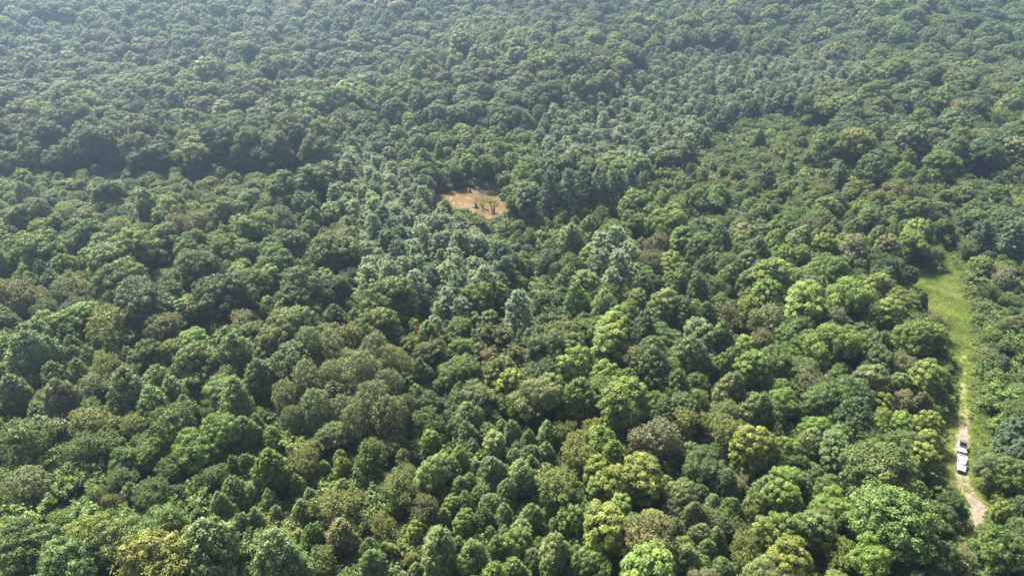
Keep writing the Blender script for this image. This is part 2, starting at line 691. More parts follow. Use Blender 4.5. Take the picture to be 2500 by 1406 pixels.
def tree_clumped(H=16., R=5.2, base=4.):
    """open crown of separate bright rounded clumps of drooping fronds"""
    L = Leaves()
    ch = H - base
    ph = rng.uniform(0, 6.28, 2)

    def gen():
        d = rand_dirs(1)[0]
        d[2] = d[2] * 0.9 + 0.15
        a = math.atan2(d[1], d[0])
        k = (0.9 + 0.15 * math.sin(2 * a + ph[0])) * rng.uniform(0.55, 1.0) ** 0.5
        z = np.clip(0.45 + 0.52 * d[2], 0.02, 1.0)
        return np.array([d[0] * R * k, d[1] * R * k, base + ch * z - 0.6])

    for p in spread_on(58, gen, 1.75):
        r = rng.uniform(0.85, 1.3)
        lb = 0.52 + rng.normal() * 0.17
        k = int(120 * (r / 1.05) ** 2)
        d = rand_dirs(k * 2)
        d = d[d[:, 2] > -0.35][:k]
        rad = np.where(rng.random(len(d)) < 0.2, rng.uniform(0.3, 0.85, len(d)), rng.uniform(0.85, 1.12, len(d))) * r
        q = p + d * rad[:, None] * np.array([1, 1, 0.8])
        tdir = d * np.array([1, 1, 0.2]) + np.array([0, 0, -0.35]) + rng.normal(size=d.shape) * 0.3
        L.add(q, d * 0.8 + np.array([0, 0, 0.5]) + rng.normal(size=d.shape) * 0.32, 0.72, 0.32, lb + rng.normal(size=len(d)) * 0.11, tdir)
    for _ in range(14):
        d = rand_dirs(1)[0]
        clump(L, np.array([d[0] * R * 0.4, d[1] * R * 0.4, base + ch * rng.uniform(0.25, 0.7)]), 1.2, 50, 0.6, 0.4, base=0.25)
    return L, trunk_for(H * 0.9, R * 0.85, base, 10, 0.32)


def tree_feathery(H=15., R=5.4, base=3.5):
    """soft rounded crown of fine arching sprays"""
    L = Leaves()
    ch = H - base
    ph = rng.uniform(0, 6.28, 3)

    def gen():
        d = rand_dirs(1)[0]
        d[2] = d[2] * 0.85 + 0.2
        d = d / np.linalg.norm(d)
        a = math.atan2(d[1], d[0])
        k = (0.85 + 0.17 * math.sin(2 * a + ph[0]) + 0.1 * math.sin(3 * a + ph[1])) * rng.uniform(0.7, 1.0)
        return np.array([d[0] * R * k, d[1] * R * k, base + ch * (0.45 + 0.45 * d[2])])

    mid = np.array([0, 0, base + ch * 0.38])
    sub = spread_on(11, gen, R * 0.5)
    sub = [mid + (q - mid) * 0.74 for q in sub] + [mid + np.array([0, 0, ch * 0.2])]
    rad_ = [R * rng.uniform(0.30, 0.46) for _ in sub]

    def gen2():
        j = int(rng.integers(len(sub)))
        d = rand_dirs(1)[0]
        if d @ (sub[j] - mid) < -0.2 * np.linalg.norm(sub[j] - mid):
            d = -d
        return sub[j] + d * rad_[j] * np.array([1, 1, 0.85])

    for p in spread_on(200, gen2, 0.7):
        out = unit((p - mid)[None])[0]
        k = 58
        s = rng.random(k) ** 0.8
        ln = rng.uniform(1.1, 2.1)
        dirn = unit((out * np.array([1, 1, 0.8]) + np.array([0, 0, 0.45]) + rng.normal(size=3) * 0.35)[None])[0]
        q = p + dirn * ((s - 0.45) * ln)[:, None] + np.array([0, 0, -0.35]) * (s ** 2)[:, None] + rng.normal(size=(k, 3)) * (0.34 * (1.15 - s))[:, None]
        L.add(q, out * 0.5 + np.array([0, 0, 0.6]) + rng.normal(size=(k, 3)) * 0.6, 0.46, 0.17, 0.5 + rng.normal() * 0.09 + rng.normal(size=k) * 0.13, dirn + rng.normal(size=(k, 3)) * 0.6)
    for _ in range(20):
        d = rand_dirs(1)[0]
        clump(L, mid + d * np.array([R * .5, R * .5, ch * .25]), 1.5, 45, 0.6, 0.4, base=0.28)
    return L, trunk_for(H * 0.85, R * 0.8, base, 10, 0.26)


def tree_pine(H=14.5, R=4.5, base=2.0, whorl=1.2, rag=0.34, shape=0.58, droop=0.0):
    """whorled branches carrying upturned needle fans"""
    L = Leaves()
    z = base
    tr = []
    i = 0
    while z < H - 0.5:
        t = (z - base) / (H - base)
        ln0 = R * (1 - t) ** shape * min(1, 0.55 + t * 2.2)
        nb = 6 if t < 0.7 else 5
        for b in range(nb):
            a = i * 1.1 + b * 2 * math.pi / nb + rng.normal() * 0.25
            ln = max(0.5, ln0 * rng.uniform(1 - rag, 1 + rag * 0.6))
            out = np.array([math.cos(a), math.sin(a), 0.0])
            rise = 0.12 + 0.55 * t - droop
            lb = 0.5 + rng.normal() * 0.07
            nt_ = max(3, int(ln * 2.6))
            for s in np.linspace(0.3, 1.0, nt_):
                side = np.array([-out[1], out[0], 0]) * rng.normal() * ln * 0.22 * (1.1 - s * 0.5)
                c = np.array([0, 0, z]) + out * ln * s + np.array([0, 0, rise * ln * s + 0.10 * ln * s * s]) + side
                k = 24 if s > 0.5 else 12
                fan = unit(out * 0.85 + np.array([0, 0, 0.30]) + side * 0.35 + rng.normal(size=(k, 3)) * 0.34)
                q = c + fan * rng.uniform(0.1, 0.65, k)[:, None]
                L.add(q, np.array([0, 0, 1.0]) + out * 0.35 + rng.normal(size=(k, 3)) * 0.28, 0.95, 0.17, lb + rng.normal(size=k) * 0.07 + 0.08 * (s - 0.5), fan)
            if b % 2 == 0:
                tr.append(tube([(0, 0, z), out * ln * 0.8 + np.array([0, 0, z + rise * ln * 0.8])], [0.05 + 0.01 * ln, 0.02], 4))
        z += whorl * rng.uniform(0.85, 1.15) * (1 - 0.35 * t)
        i += 1
    for _ in range(60):
        d = rand_dirs(1)[0]
        L.add((np.array([0, 0, H - 0.4]) + d * 0.3)[None], np.array([[0, 0, 1.]]) + d * 0.6, 0.5, 0.14, np.array([0.55]), d[None] + np.array([[0, 0, .6]]))
    tr.append(tube([(0, 0, -0.6), (0, 0, H * 0.5), (0, 0, H - 0.5)], [0.30, 0.17, 0.03], 7))
    return L, join_tubes(tr)


def tree_upright(H=17., R=5.6, base=2.):
    """tall dense crown of many upright oval tufts"""
    L = Leaves()
    ch = H - base
    ph = rng.uniform(0, 6.28, 2)

    def gen():
        t = rng.random() ** 0.75
        a = rng.uniform(0, 6.28)
        r = R * min(1, (t / 0.2) ** 0.5) * (1 - max(0, (t - 0.3) / 0.7) ** 2.6) ** 0.6
        r *= (0.88 + 0.14 * math.sin(2 * a + ph[0] + 4 * t)) * rng.uniform(0.75, 1)
        return np.array([r * math.cos(a), r * math.sin(a), base + t * (ch - 1.0)])

    for p in spread_on(150, gen, 1.15):
        r = rng.uniform(0.6, 0.88)
        clump(L, p, r, int(78 * (r / 0.75) ** 2), 0.42, 0.20, squash=1.7, jitter=0.55, upbias=0.25, base=0.48 + rng.normal() * 0.10)
    for _ in range(26):
        t = rng.uniform(0.05, 0.8)
        d = rand_dirs(1)[0]
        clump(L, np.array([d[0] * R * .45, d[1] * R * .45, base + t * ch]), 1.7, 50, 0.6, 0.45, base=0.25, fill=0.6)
    return L, trunk_for(H * 0.9, R * 0.8, base, 9, 0.3)


def tree_sapling(H=7., R=3.0, base=0.8, stems=34):
    """thicket sapling: leafy shoots fanning up and out"""
    L = Leaves()
    parts = []
    for i in range(stems):
        a = i * 2.4 + rng.normal() * 0.2
        out = np.array([math.cos(a), math.sin(a), 0])
        s0 = out * R * 0.15 + np.array([0, 0, base + rng.uniform(0, H * 0.45)])
        reach = R * rng.uniform(0.55, 1.0) * (1 - 0.45 * (s0[2] / H))
        top = s0 + out * reach + np.array([0, 0, H * rng.uniform(0.22, 0.48)])
        k = 64
        s = rng.random(k) ** 0.6
        bend = np.array([0, 0, -0.6]) * (s ** 2)[:, None]
        q = s0 + (top - s0) * s[:, None] + bend + rng.normal(size=(k, 3)) * 0.26
        L.add(q, np.array([0, 0, 0.9]) + out * 0.3 + rng.normal(size=(k, 3)) * 0.5, 0.55, 0.24, 0.5 + rng.normal() * 0.1 + rng.normal(size=k) * 0.12, out + rng.normal(size=(k, 3)) * 0.8)
        if i % 3 == 0:
            parts.append(tube([(0, 0, -0.3), s0, top], [0.07, 0.05, 0.015], 4))
    for _ in range(10):
        clump(L, np.array([rng.normal() * R * .3, rng.normal() * R * .3, H * rng.uniform(.2, .65)]), 0.9, 40, 0.5, 0.35, base=0.25)
    return L, join_tubes(parts)


def tree_bush(H=2.6, R=1.9):
    L = Leaves()

    def gen():
        d = rand_dirs(1)[0]
        return np.array([d[0] * R * .7, d[1] * R * .7, H * (0.15 + 0.55 * abs(d[2]))])

    for p in spread_on(15, gen, 0.6):
        clump(L, p, rng.uniform(0.45, 0.75), 44, 0.42, 0.22, squash=0.85, jitter=0.6, base=0.5 + rng.normal() * 0.12, cut=-0.2)
    return L, join_tubes([tube([(0, 0, -0.2), (0.1, 0, H * 0.5)], [0.05, 0.02], 4)])


def bare_tree(H=11., R=3.2, r0=0.16, levels=3, stems=1):
    parts = []

    def grow(p, d, ln, r, lev):
        q1 = p + d * ln * 0.5 + rng.normal(size=3) * ln * 0.05
        q2 = q1 + (d + rng.normal(size=3) * 0.14) * ln * 0.5
        parts.append(tube([p, q1, q2], [r, r * 0.75, r * 0.45], 5 if lev == levels else 4))
        if lev == 0:
            return
        for i in range(5 if lev == levels else 4):
            s = rng.uniform(0.4, 1.0)
            st = p + (q2 - p) * s
            nd = unit((d * 0.75 + rand_dirs(1)[0] * 0.85)[None])[0]
            nd[2] = abs(nd[2]) * 0.8 + 0.05
            grow(st, unit(nd[None])[0], ln * rng.uniform(0.4, 0.62), r * 0.42, lev - 1)

    for s in range(stems):
        d = unit(np.array([[rng.normal() * 0.12 * stems, rng.normal() * 0.12 * stems, 1.0]]))[0]
        grow(np.array([rng.normal() * 0.25 * (stems > 1), rng.normal() * 0.25 * (stems > 1), -0.4]), d, H * 0.62 * rng.uniform(0.8, 1.1), r0, levels)
    return join_tubes(parts)


KINDS = {}
LIB = bpy.data.collections.new('tree_library')      # shapes that the woodland scatters; not linked into the scene itself


class Variant:
    pass


def make_kind(key, name, fn, count, mat, specs, tall, rad):
    vs = []
    for i in range(count):
        L, (tv, tf) = fn(**specs[i % len(specs)])
        V, Fc, lv = L.arrays()
        v = Variant()
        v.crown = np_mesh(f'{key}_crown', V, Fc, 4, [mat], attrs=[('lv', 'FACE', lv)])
        v.trunk = np_mesh(f'{key}_trunk', tv, tf, 4, [M_BARK], smooth_faces=True)
        V2 = np.concatenate([V, tv])
        F2 = np.concatenate([Fc, tf + len(V)])
        v.whole = np_mesh(f'{key}_whole', V2, F2, 4, [mat, M_BARK], mat_index=np.r_[np.zeros(len(Fc), int), np.ones(len(tf), int)], attrs=[('lv', 'FACE', np.r_[lv, np.full(len(tf), 0.5)])])
        po = bpy.data.objects.new(f'lib_{len(LIB.objects):03d}_{key}', v.whole)
        v.index = len(LIB.objects)
        LIB.objects.link(po)
        vs.append(v)
    KINDS[key] = dict(name=name, vs=vs, H=tall, R=rad)


make_kind('cone', 'conical_tree', tree_cone, 7, M_LEAF, [dict(), dict(R=4.0), dict(R=3.4, H=14.5), dict(R=4.1, H=13.), dict(R=3.7)], 13.5, 3.7)
make_kind('dome', 'domed_tree', tree_dome, 8, M_LEAF, [dict(), dict(lobes=15), dict(lobes=11), dict(H=17.), dict(lobes=16, H=15.)], 16., 6.)
make_kind('clump', 'clumped_tree', tree_clumped, 5, M_LEAF, [dict(), dict(H=17.), dict(R=5.6), dict(R=4.7, H=17.)], 16., 5.2)
make_kind('feath', 'feathery_tree', tree_feathery, 5, M_LEAF, [dict(), dict(R=5.0), dict(H=14.), dict(R=5.8)], 15., 5.4)
make_kind('pine', 'pine_tree', tree_pine, 6, M_NEEDLE, [dict(), dict(R=4.8), dict(H=15.5), dict(rag=0.4), dict(R=4.2, H=16.)], 14.5, 4.5)
make_kind('scrub', 'brown_pine_tree', tree_pine, 3, M_NEEDLE, [dict(H=10.5, R=3.4, base=1.0, whorl=0.85, rag=0.5, shape=0.45)], 10.5, 3.4)
make_kind('upr', 'upright_tree', tree_upright, 3, M_LEAF, [dict(), dict(H=16.), dict(R=6.0)], 17., 5.6)
make_kind('sap', 'sapling', tree_sapling, 4, M_LEAF, [dict(), dict(H=6., R=3.2), dict(H=8., R=2.8), dict(stems=40)], 7., 3.0)
make_kind('bush', 'bush', tree_bush, 4, M_LEAF, [dict(), dict(H=2.2), dict(R=2.2), dict(H=3.0)], 2.6, 1.9)
FORM = dict(cone='conical broadleaf tree', dome='round-domed tree', clump='clumpy open-crowned tree', feath='feathery rounded tree', pine='layered pine', scrub='scrubby pine', upr='tall dense tree', sap='thicket sapling')
CAT = dict(cone='tree', dome='tree', clump='tree', feath='tree', pine='pine', scrub='pine', upr='tree', sap='sapling')
GROUP = dict(cone='conical trees of the forest', dome='domed trees of the forest', clump='clumped trees of the forest', feath='feathery trees of the forest', pine='pines of the groves', scrub='brown scrub pines', upr='tall dense trees of the middle clump', sap='saplings of the thickets')

# leaf colours: (linear reflectance, words for the label)
TINT = dict(
    dk=((0.067, 0.102, 0.030), 'dark green'), md=((0.099, 0.146, 0.034), 'mid green'), lg=((0.120, 0.178, 0.033), 'fresh light green'),
    yg=((0.128, 0.168, 0.028), 'bright yellow-green'), ye=((0.156, 0.178, 0.034), 'golden yellow-green'), yo=((0.136, 0.154, 0.033), 'yellowish olive'),
    ol=((0.106, 0.142, 0.034), 'olive green'), br=((0.116, 0.124, 0.042), 'brownish olive'), bl=((0.134, 0.182, 0.058), 'pale bluish green'),
    bd=((0.082, 0.118, 0.037), 'deep bluish green'), gr=((0.118, 0.145, 0.050), 'greyish green'), tan=((0.176, 0.174, 0.080), 'pale tan'),
    to=((0.148, 0.160, 0.056), 'buff olive'), pn=((0.142, 0.188, 0.096), 'pale blue-green'), pl=((0.168, 0.218, 0.106), 'silvery pale green'),
    pd=((0.080, 0.118, 0.060), 'dusky blue-green'), bp=((0.092, 0.100, 0.042), 'brown-green'), rd=((0.20, 0.035, 0.03), 'red-leaved'), ru=((0.16, 0.100, 0.058), 'rusty brown'),
)

# ------------------------------------------------------------------ where the trees stand
# kind: (pixel x, pixel y of the crown's middle, crown width in pixels, colour) for trees that can be picked out
SPOTS = dict(
    dome=[(70, 1335, 120, 'md'), (205, 1335, 115, 'yg'), (305, 1332, 110, 'md'), (400, 1302, 112, 'md'), (160, 1388, 130, 'md'), (400, 1368, 150, 'ye'), (265, 1098, 60, 'lg'), (371, 1100, 70, 'lg'), (313, 1128, 65, 'md'), (470, 1105, 85, 'lg'), (427, 1205, 45, 'dk'),
          (2165, 1278, 168, 'md'), (2150, 1160, 150, 'ol'), (2028, 1245, 80, 'lg'), (2130, 1380, 100, 'lg'), (2295, 1282, 85, 'dk'), (2285, 1372, 90, 'dk'), (2440, 1347, 95, 'md'), (2424, 1150, 70, 'gr'), (2478, 1165, 80, 'md'), (2200, 1097, 80, 'md'), (2322, 1238, 55, 'dk'),
          (425, 860, 60, 'yo'), (480, 890, 90, 'ol'), (362, 863, 65, 'md'), (1900, 890, 80, 'md'), (1918, 830, 65, 'md'), (1985, 850, 70, 'lg'), (1906, 980, 65, 'lg'), (1705, 1142, 85, 'dk'), (1945, 1142, 55, 'dk'), (1978, 1158, 50, 'md'), (1665, 1207, 72, 'bl'), (1452, 1388, 70, 'md'),
          (2067, 732, 100, 'lg'), (1955, 630, 55, 'yg'), (2016, 664, 80, 'lg'), (1965, 685, 60, 'lg'), (2225, 600, 65, 'lg'), (2136, 635, 55, 'dk'), (1960, 806, 75, 'md'), (2257, 813, 78, 'lg'), (2028, 852, 110, 'lg'), (2218, 674, 38, 'dk'),
          (693, 836, 100, 'ol'), (800, 830, 75, 'gr'), (550, 1054, 90, 'lg'), (1135, 855, 55, 'lg'), (1115, 910, 85, 'md'), (1175, 975, 80, 'gr'), (1310, 987, 100, 'gr'), (1330, 868, 85, 'dk'), (1119, 808, 62, 'ol'), (1048, 990, 60, 'dk'), (960, 735, 106, 'ol'), (930, 800, 90, 'ol'), (1040, 870, 60, 'dk'),
          (2017, 977, 90, 'md'), (2077, 966, 90, 'dk'), (2140, 888, 70, 'dk'), (2288, 920, 48, 'lg'), (2049, 920, 60, 'md'),
          (609, 575, 80, 'md'), (664, 645, 76, 'md'), (719, 597, 70, 'bd'), (546, 608, 70, 'lg'), (477, 652, 85, 'dk'), (546, 725, 110, 'dk'), (466, 597, 65, 'md'), (821, 612, 106, 'ol'), (730, 718, 110, 'dk'), (620, 692, 75, 'md'), (590, 660, 50, 'lg'), (605, 742, 50, 'dk'), (502, 752, 70, 'br'), (704, 800, 110, 'ol'),
          (232, 577, 75, 'md'), (187, 562, 50, 'md'), (100, 568, 55, 'lg'), (114, 613, 90, 'md'), (343, 613, 110, 'lg'), (276, 648, 110, 'md'), (228, 637, 60, 'lg'), (63, 676, 50, 'lg'), (228, 685, 45, 'dk'), (298, 685, 90, 'md'), (349, 735, 112, 'bd'), (422, 720, 60, 'md'),
          (400, 525, 70, 'lg'), (420, 500, 60, 'md'), (268, 470, 62, 'md'), (560, 525, 72, 'md'), (780, 450, 90, 'dk'), (745, 500, 60, 'dk'), (690, 455, 65, 'ol'), (1640, 560, 80, 'lg'), (1560, 505, 90, 'lg'), (1690, 500, 70, 'dk'), (1695, 570, 60, 'dk'), (1740, 560, 55, 'ol'), (1248, 478, 44, 'md'), (1262, 500, 40, 'lg'), (1236, 440, 36, 'ol')],
    cone=[(510, 1340, 130, 'bl'), (322, 1207, 45, 'bl'), (570, 1205, 55, 'bl'), (542, 1245, 55, 'bl'), (620, 1210, 40, 'bl'), (660, 1225, 40, 'bl'), (669, 1258, 35, 'bl'), (593, 1280, 45, 'bl'), (628, 1280, 40, 'bl'), (734, 1250, 46, 'bl'), (764, 1222, 40, 'bl'), (848, 1198, 48, 'bl'), (734, 1192, 40, 'md'), (792, 1145, 32, 'md'), (600, 1132, 38, 'bl'), (574, 1137, 38, 'bd'), (757, 1322, 50, 'lg'), (688, 1364, 106, 'bl'), (913, 1370, 55, 'bl'), (906, 1340, 45, 'bl'), (525, 1115, 45, 'lg'), (832, 1145, 40, 'yg'), (660, 1150, 80, 'lg'),
          (1205, 1140, 60, 'bl'), (1264, 1120, 40, 'bl'), (1302, 1145, 40, 'bl'), (1162, 1143, 30, 'bl'), (1237, 1205, 52, 'bl'), (1204, 1228, 46, 'bl'), (1230, 1265, 48, 'bl'), (1178, 1275, 42, 'md'), (1299, 1265, 50, 'bl'), (1350, 1247, 38, 'bl'), (1067, 1340, 88, 'bl'), (1160, 1360, 66, 'bl'), (1227, 1345, 50, 'bl'), (1352, 1358, 72, 'bl'), (1304, 1368, 45, 'bl'), (1083, 1125, 34, 'bl'), (1118, 1120, 46, 'lg'), (1120, 1190, 42, 'bl'), (1137, 1228, 38, 'bl'), (1174, 1210, 36, 'bl'), (1297, 1105, 40, 'bl'), (1330, 1110, 40, 'bl'), (1417, 1375, 50, 'bl'), (1020, 1395, 40, 'bl'),
          (1760, 1175, 56, 'bd'), (1868, 1202, 60, 'bl'), (1685, 1258, 50, 'bl'), (1637, 1255, 44, 'bl'), (1715, 1305, 50, 'bl'), (1753, 1318, 40, 'bl'), (1672, 1360, 60, 'bl'), (1630, 1396, 50, 'bl'), (1767, 1394, 46, 'bl'), (1727, 1348, 42, 'bl'), (1836, 1390, 60, 'bl'), (1645, 1298, 46, 'bl'), (1690, 1392, 44, 'bl'), (1790, 1245, 50, 'md'), (1730, 1235, 44, 'bl'),
          (28, 783, 42, 'bl'), (46, 800, 38, 'bl'), (30, 832, 38, 'bl'), (88, 867, 92, 'bl'), (178, 848, 40, 'bl'), (183, 874, 38, 'bl'), (218, 879, 40, 'bl'), (243, 850, 30, 'bl'), (274, 862, 38, 'bl'), (192, 910, 44, 'bl'), (30, 962, 64, 'bl'), (150, 967, 72, 'gr'), (313, 967, 76, 'bl'), (380, 934, 60, 'bl'), (422, 957, 55, 'bl'), (452, 995, 45, 'bl'), (109, 822, 60, 'bl'), (311, 872, 32, 'bl'),
          (1560, 807, 56, 'bd'), (1602, 797, 50, 'md'), (1760, 827, 60, 'md'), (1685, 867, 76, 'bl'), (1604, 907, 80, 'bd'), (1648, 947, 60, 'gr'), (1767, 952, 72, 'gr'), (1830, 1002, 76, 'gr'), (1700, 985, 38, 'lg'), (1680, 778, 62, 'bd'), (1725, 775, 58, 'bd'), (1773, 880, 60, 'ol'), (2243, 742, 38, 'dk'), (2132, 852, 60, 'bd'),
          (581, 863, 76, 'bl'), (630, 924, 70, 'bl'), (567, 985, 76, 'bl'), (646, 894, 46, 'gr'), (597, 1058, 56, 'bl'), (632, 1042, 40, 'bl'), (668, 1070, 46, 'lg'), (1115, 969, 46, 'md'), (1406, 977, 80, 'md'), (1022, 922, 50, 'bd'), (1107, 1042, 34, 'bl'), (1143, 1064, 46, 'bl'), (1191, 1060, 40, 'bl'), (1227, 1048, 32, 'bl'), (1255, 1057, 42, 'bl'), (1330, 1060, 46, 'bl'), (1287, 1077, 36, 'bl'), (1020, 975, 40, 'bd'),
          (1994, 897, 50, 'bl'), (1978, 1082, 52, 'bl'), (2049, 1074, 52, 'bl'), (803, 738, 36, 'bl'), (794, 775, 26, 'bl'), (828, 767, 26, 'bl'), (869, 778, 34, 'bl'), (751, 775, 38, 'bl'), (634, 757, 28, 'bl'), (543, 778, 36, 'bl'), (616, 786, 36, 'bl'), (693, 771, 56, 'bl'), (759, 570, 42, 'bd'),
          (143, 562, 40, 'dk'), (44, 583, 36, 'bl'), (108, 669, 42, 'bd'), (356, 505, 56, 'bl'), (62, 473, 34, 'bl'), (100, 525, 44, 'bl'), (1413, 742, 55, 'lg'), (1480, 755, 66, 'bl'), (1530, 700, 42, 'md'), (1570, 700, 50, 'bl'), (1395, 590, 60, 'bl'), (1430, 560, 44, 'bl'), (1440, 600, 40, 'bl'), (1700, 620, 56, 'bd'), (1760, 600, 62, 'bd'), (1840, 620, 60, 'bd'), (1940, 590, 60, 'bl'), (1290, 300, 34, 'bl'), (1075, 375, 30, 'yg'), (1035, 390, 34, 'lg'), (985, 390, 32, 'md'), (1450, 370, 30, 'md'), (1500, 375, 30, 'bl'), (1395, 330, 34, 'bl'), (1635, 345, 22, 'md'), (1720, 345, 26, 'bd'), (1855, 340, 26, 'bd'), (1867, 440, 44, 'bd'), (2135, 410, 60, 'bd'), (2050, 430, 42, 'bd'), (2010, 335, 26, 'bl'), (2095, 320, 28, 'bl'), (2155, 325, 34, 'bl'), (2250, 270, 36, 'bd')],
    clump=[(1020, 1292, 46, 'yg'), (1102, 1240, 42, 'yg'), (1260, 1322, 66, 'yg'), (1135, 1277, 52, 'lg'), (1490, 1300, 112, 'yg'), (1390, 1277, 62, 'lg'), (1574, 1187, 104, 'yg'), (1510, 1185, 92, 'yg'), (1450, 1150, 70, 'yg'), (1830, 1112, 92, 'yg'), (1913, 1102, 62, 'yg'), (1810, 1142, 52, 'yg'), (1600, 1287, 56, 'yg'), (1925, 1387, 104, 'ye'), (1895, 1312, 92, 'lg'), (1905, 1232, 82, 'lg'), (2252, 1128, 66, 'yg'), (2442, 1262, 48, 'yg'), (1820, 860, 56, 'yg'), (1525, 992, 114, 'yg'), (1495, 830, 92, 'yg'), (1950, 772, 60, 'yg'), (1967, 754, 108, 'yg'), (2143, 705, 56, 'yg'), (2174, 782, 66, 'yg'), (1235, 949, 70, 'yg'), (1402, 902, 82, 'yg'), (1478, 862, 92, 'yg'), (2151, 1000, 60, 'yg'), (2254, 1039, 62, 'yg'), (2262, 1089, 58, 'yg'), (1055, 1082, 46, 'yg'), (797, 692, 52, 'yg'), (462, 749, 40, 'yg'), (1640, 655, 60, 'yg'), (1670, 600, 66, 'lg'), (1470, 930, 80, 'yg'), (2230, 585, 60, 'lg'), (1885, 690, 90, 'yg'), (1865, 730, 70, 'lg'), (1640, 530, 50, 'lg'), (1010, 965, 34, 'lg')],
    feath=[(75, 1190, 102, 'gr'), (45, 1087, 112, 'ol'), (372, 1207, 82, 'ol'), (273, 1232, 46, 'yo'), (240, 1214, 52, 'lg'), (215, 1095, 90, 'ol'), (425, 1142, 60, 'ol'), (906, 1117, 82, 'ol'), (825, 1237, 98, 'yo'), (975, 1207, 92, 'ol'), (734, 1137, 72, 'yo'), (788, 1367, 72, 'ol'), (934, 1287, 62, 'yo'), (1348, 1192, 108, 'ol'), (1405, 1110, 92, 'yo'), (1035, 1247, 76, 'br'), (1585, 1327, 132, 'to'), (1602, 1088, 112, 'tan'), (1818, 1337, 82, 'yo'), (1804, 1184, 46, 'tan'), (2048, 1362, 82, 'yo'), (2355, 1374, 80, 'to'),
           (111, 774, 62, 'ol'), (270, 797, 102, 'yo'), (350, 797, 56, 'ye'), (398, 807, 82, 'gr'), (262, 905, 72, 'yo'), (97, 982, 52, 'yo'), (215, 1032, 98, 'yo'), (325, 1037, 72, 'yo'), (430, 1042, 112, 'ol'), (1558, 887, 92, 'br'), (1871, 792, 86, 'to'), (1860, 837, 62, 'br'), (1676, 1029, 72, 'yo'), (1775, 1062, 92, 'yo'), (1770, 787, 82, 'br'), (1982, 947, 82, 'br'), (2076, 615, 80, 'tan'), (2200, 887, 62, 'to'), (2287, 622, 42, 'to'), (2040, 799, 92, 'br'), (2288, 792, 50, 'to'), (845, 824, 92, 'yo'), (1370, 1060, 62, 'ol'), (1446, 1052, 62, 'yo'), (2197, 986, 62, 'tan'), (2127, 1110, 80, 'ol'),
           (708, 669, 46, 'ol'), (825, 662, 52, 'gr'), (587, 797, 76, 'to'), (171, 592, 56, 'ol'), (301, 570, 82, 'yo'), (146, 640, 56, 'yo'), (187, 685, 52, 'yo'), (60, 726, 92, 'yo'), (114, 764, 66, 'ol'), (159, 720, 72, 'ol'), (187, 758, 62, 'gr'), (260, 722, 62, 'ol'), (232, 764, 56, 'br'), (440, 560, 70, 'to'), (1390, 650, 60, 'ol'), (1600, 600, 70, 'br'), (2460, 680, 60, 'tan'), (1590, 640, 60, 'br'), (850, 560, 60, 'yo'), (690, 540, 70, 'ol')],
    pine=[(1064, 810, 52, 'pl'), (1267, 778, 86, 'pn'), (1225, 735, 62, 'yg'), (1270, 830, 36, 'pl'), (2482, 1107, 72, 'pd'), (1470, 615, 70, 'pl'), (1505, 600, 70, 'pl'), (1535, 640, 72, 'pl'), (1462, 660, 72, 'pn'), (1510, 668, 74, 'pl'), (1490, 700, 64, 'pn'), (1545, 685, 56, 'pn'), (1075, 770, 50, 'pl'), (1130, 770, 66, 'pn'), (940, 680, 62, 'pn'), (985, 672, 60, 'pl'), (1010, 650, 62, 'pn'), (1055, 690, 66, 'pd'), (1110, 668, 64, 'pn'), (1160, 700, 60, 'pn'), (1210, 690, 58, 'pn'), (1005, 705, 50, 'pn'),
          (1345, 482, 62, 'pd', 1.35), (1385, 476, 62, 'pd', 1.4), (1425, 468, 62, 'pd', 1.4), (1462, 470, 60, 'pd', 1.4), (1500, 466, 60, 'pd', 1.4), (1535, 468, 58, 'pd', 1.35), (1568, 470, 52, 'pd', 1.3), (1370, 505, 40, 'pd'), (1020, 470, 36, 'pn'), (2440, 565, 60, 'pd'), (2480, 590, 70, 'pd'), (2400, 580, 60, 'pd'), (1780, 225, 30, 'pd'), (1910, 235, 40, 'pd')],
    scrub=[(1066, 877, 66, 'bp'), (1190, 838, 62, 'bp'), (1228, 842, 60, 'bp'), (1207, 890, 56, 'br'), (1255, 888, 58, 'bp'), (1279, 923, 38, 'bp'), (1165, 872, 44, 'bp'), (1110, 845, 40, 'bp')],
    upr=[(907, 868, 99, 'gr'), (765, 858, 89, 'gr'), (806, 866, 82, 'gr'), (755, 935, 94, 'gr'), (880, 930, 103, 'gr'), (957, 900, 84, 'gr'), (905, 985, 101, 'gr'), (845, 1012, 73, 'gr'), (947, 1025, 99, 'gr'), (703, 978, 73, 'gr'), (775, 1000, 89, 'gr'), (887, 1040, 87, 'gr'), (945, 955, 84, 'gr'), (820, 940, 82, 'gr'), (720, 1030, 64, 'gr'), (990, 1010, 61, 'gr')],
    sap=[(88, 1252, 98, 'lg'), (5, 1292, 62, 'yg'), (150, 1210, 60, 'md'), (120, 1130, 56, 'lg'), (185, 1165, 64, 'lg'), (240, 1150, 60, 'md'), (340, 1260, 70, 'md'), (400, 1250, 70, 'lg'), (295, 1265, 60, 'lg'), (200, 1240, 56, 'md'), (460, 1260, 60, 'md'), (620, 1330, 70, 'ol'), (580, 1345, 60, 'yo'), (870, 1290, 60, 'ol'), (800, 1300, 60, 'yo'), (960, 1330, 60, 'ol'), (2430, 1192, 44, 'lg'), (2420, 1110, 44, 'md'), (2448, 1040, 60, 'lg'), (2418, 990, 50, 'md'), (2300, 1190, 46, 'ol'), (2292, 860, 40, 'ol'), (2282, 1000, 46, 'lg'), (2450, 960, 70, 'lg'), (2418, 900, 56, 'md'), (2446, 1222, 40, 'lg')],
)
TREES = []
CELL = 8.0
GRID = {}


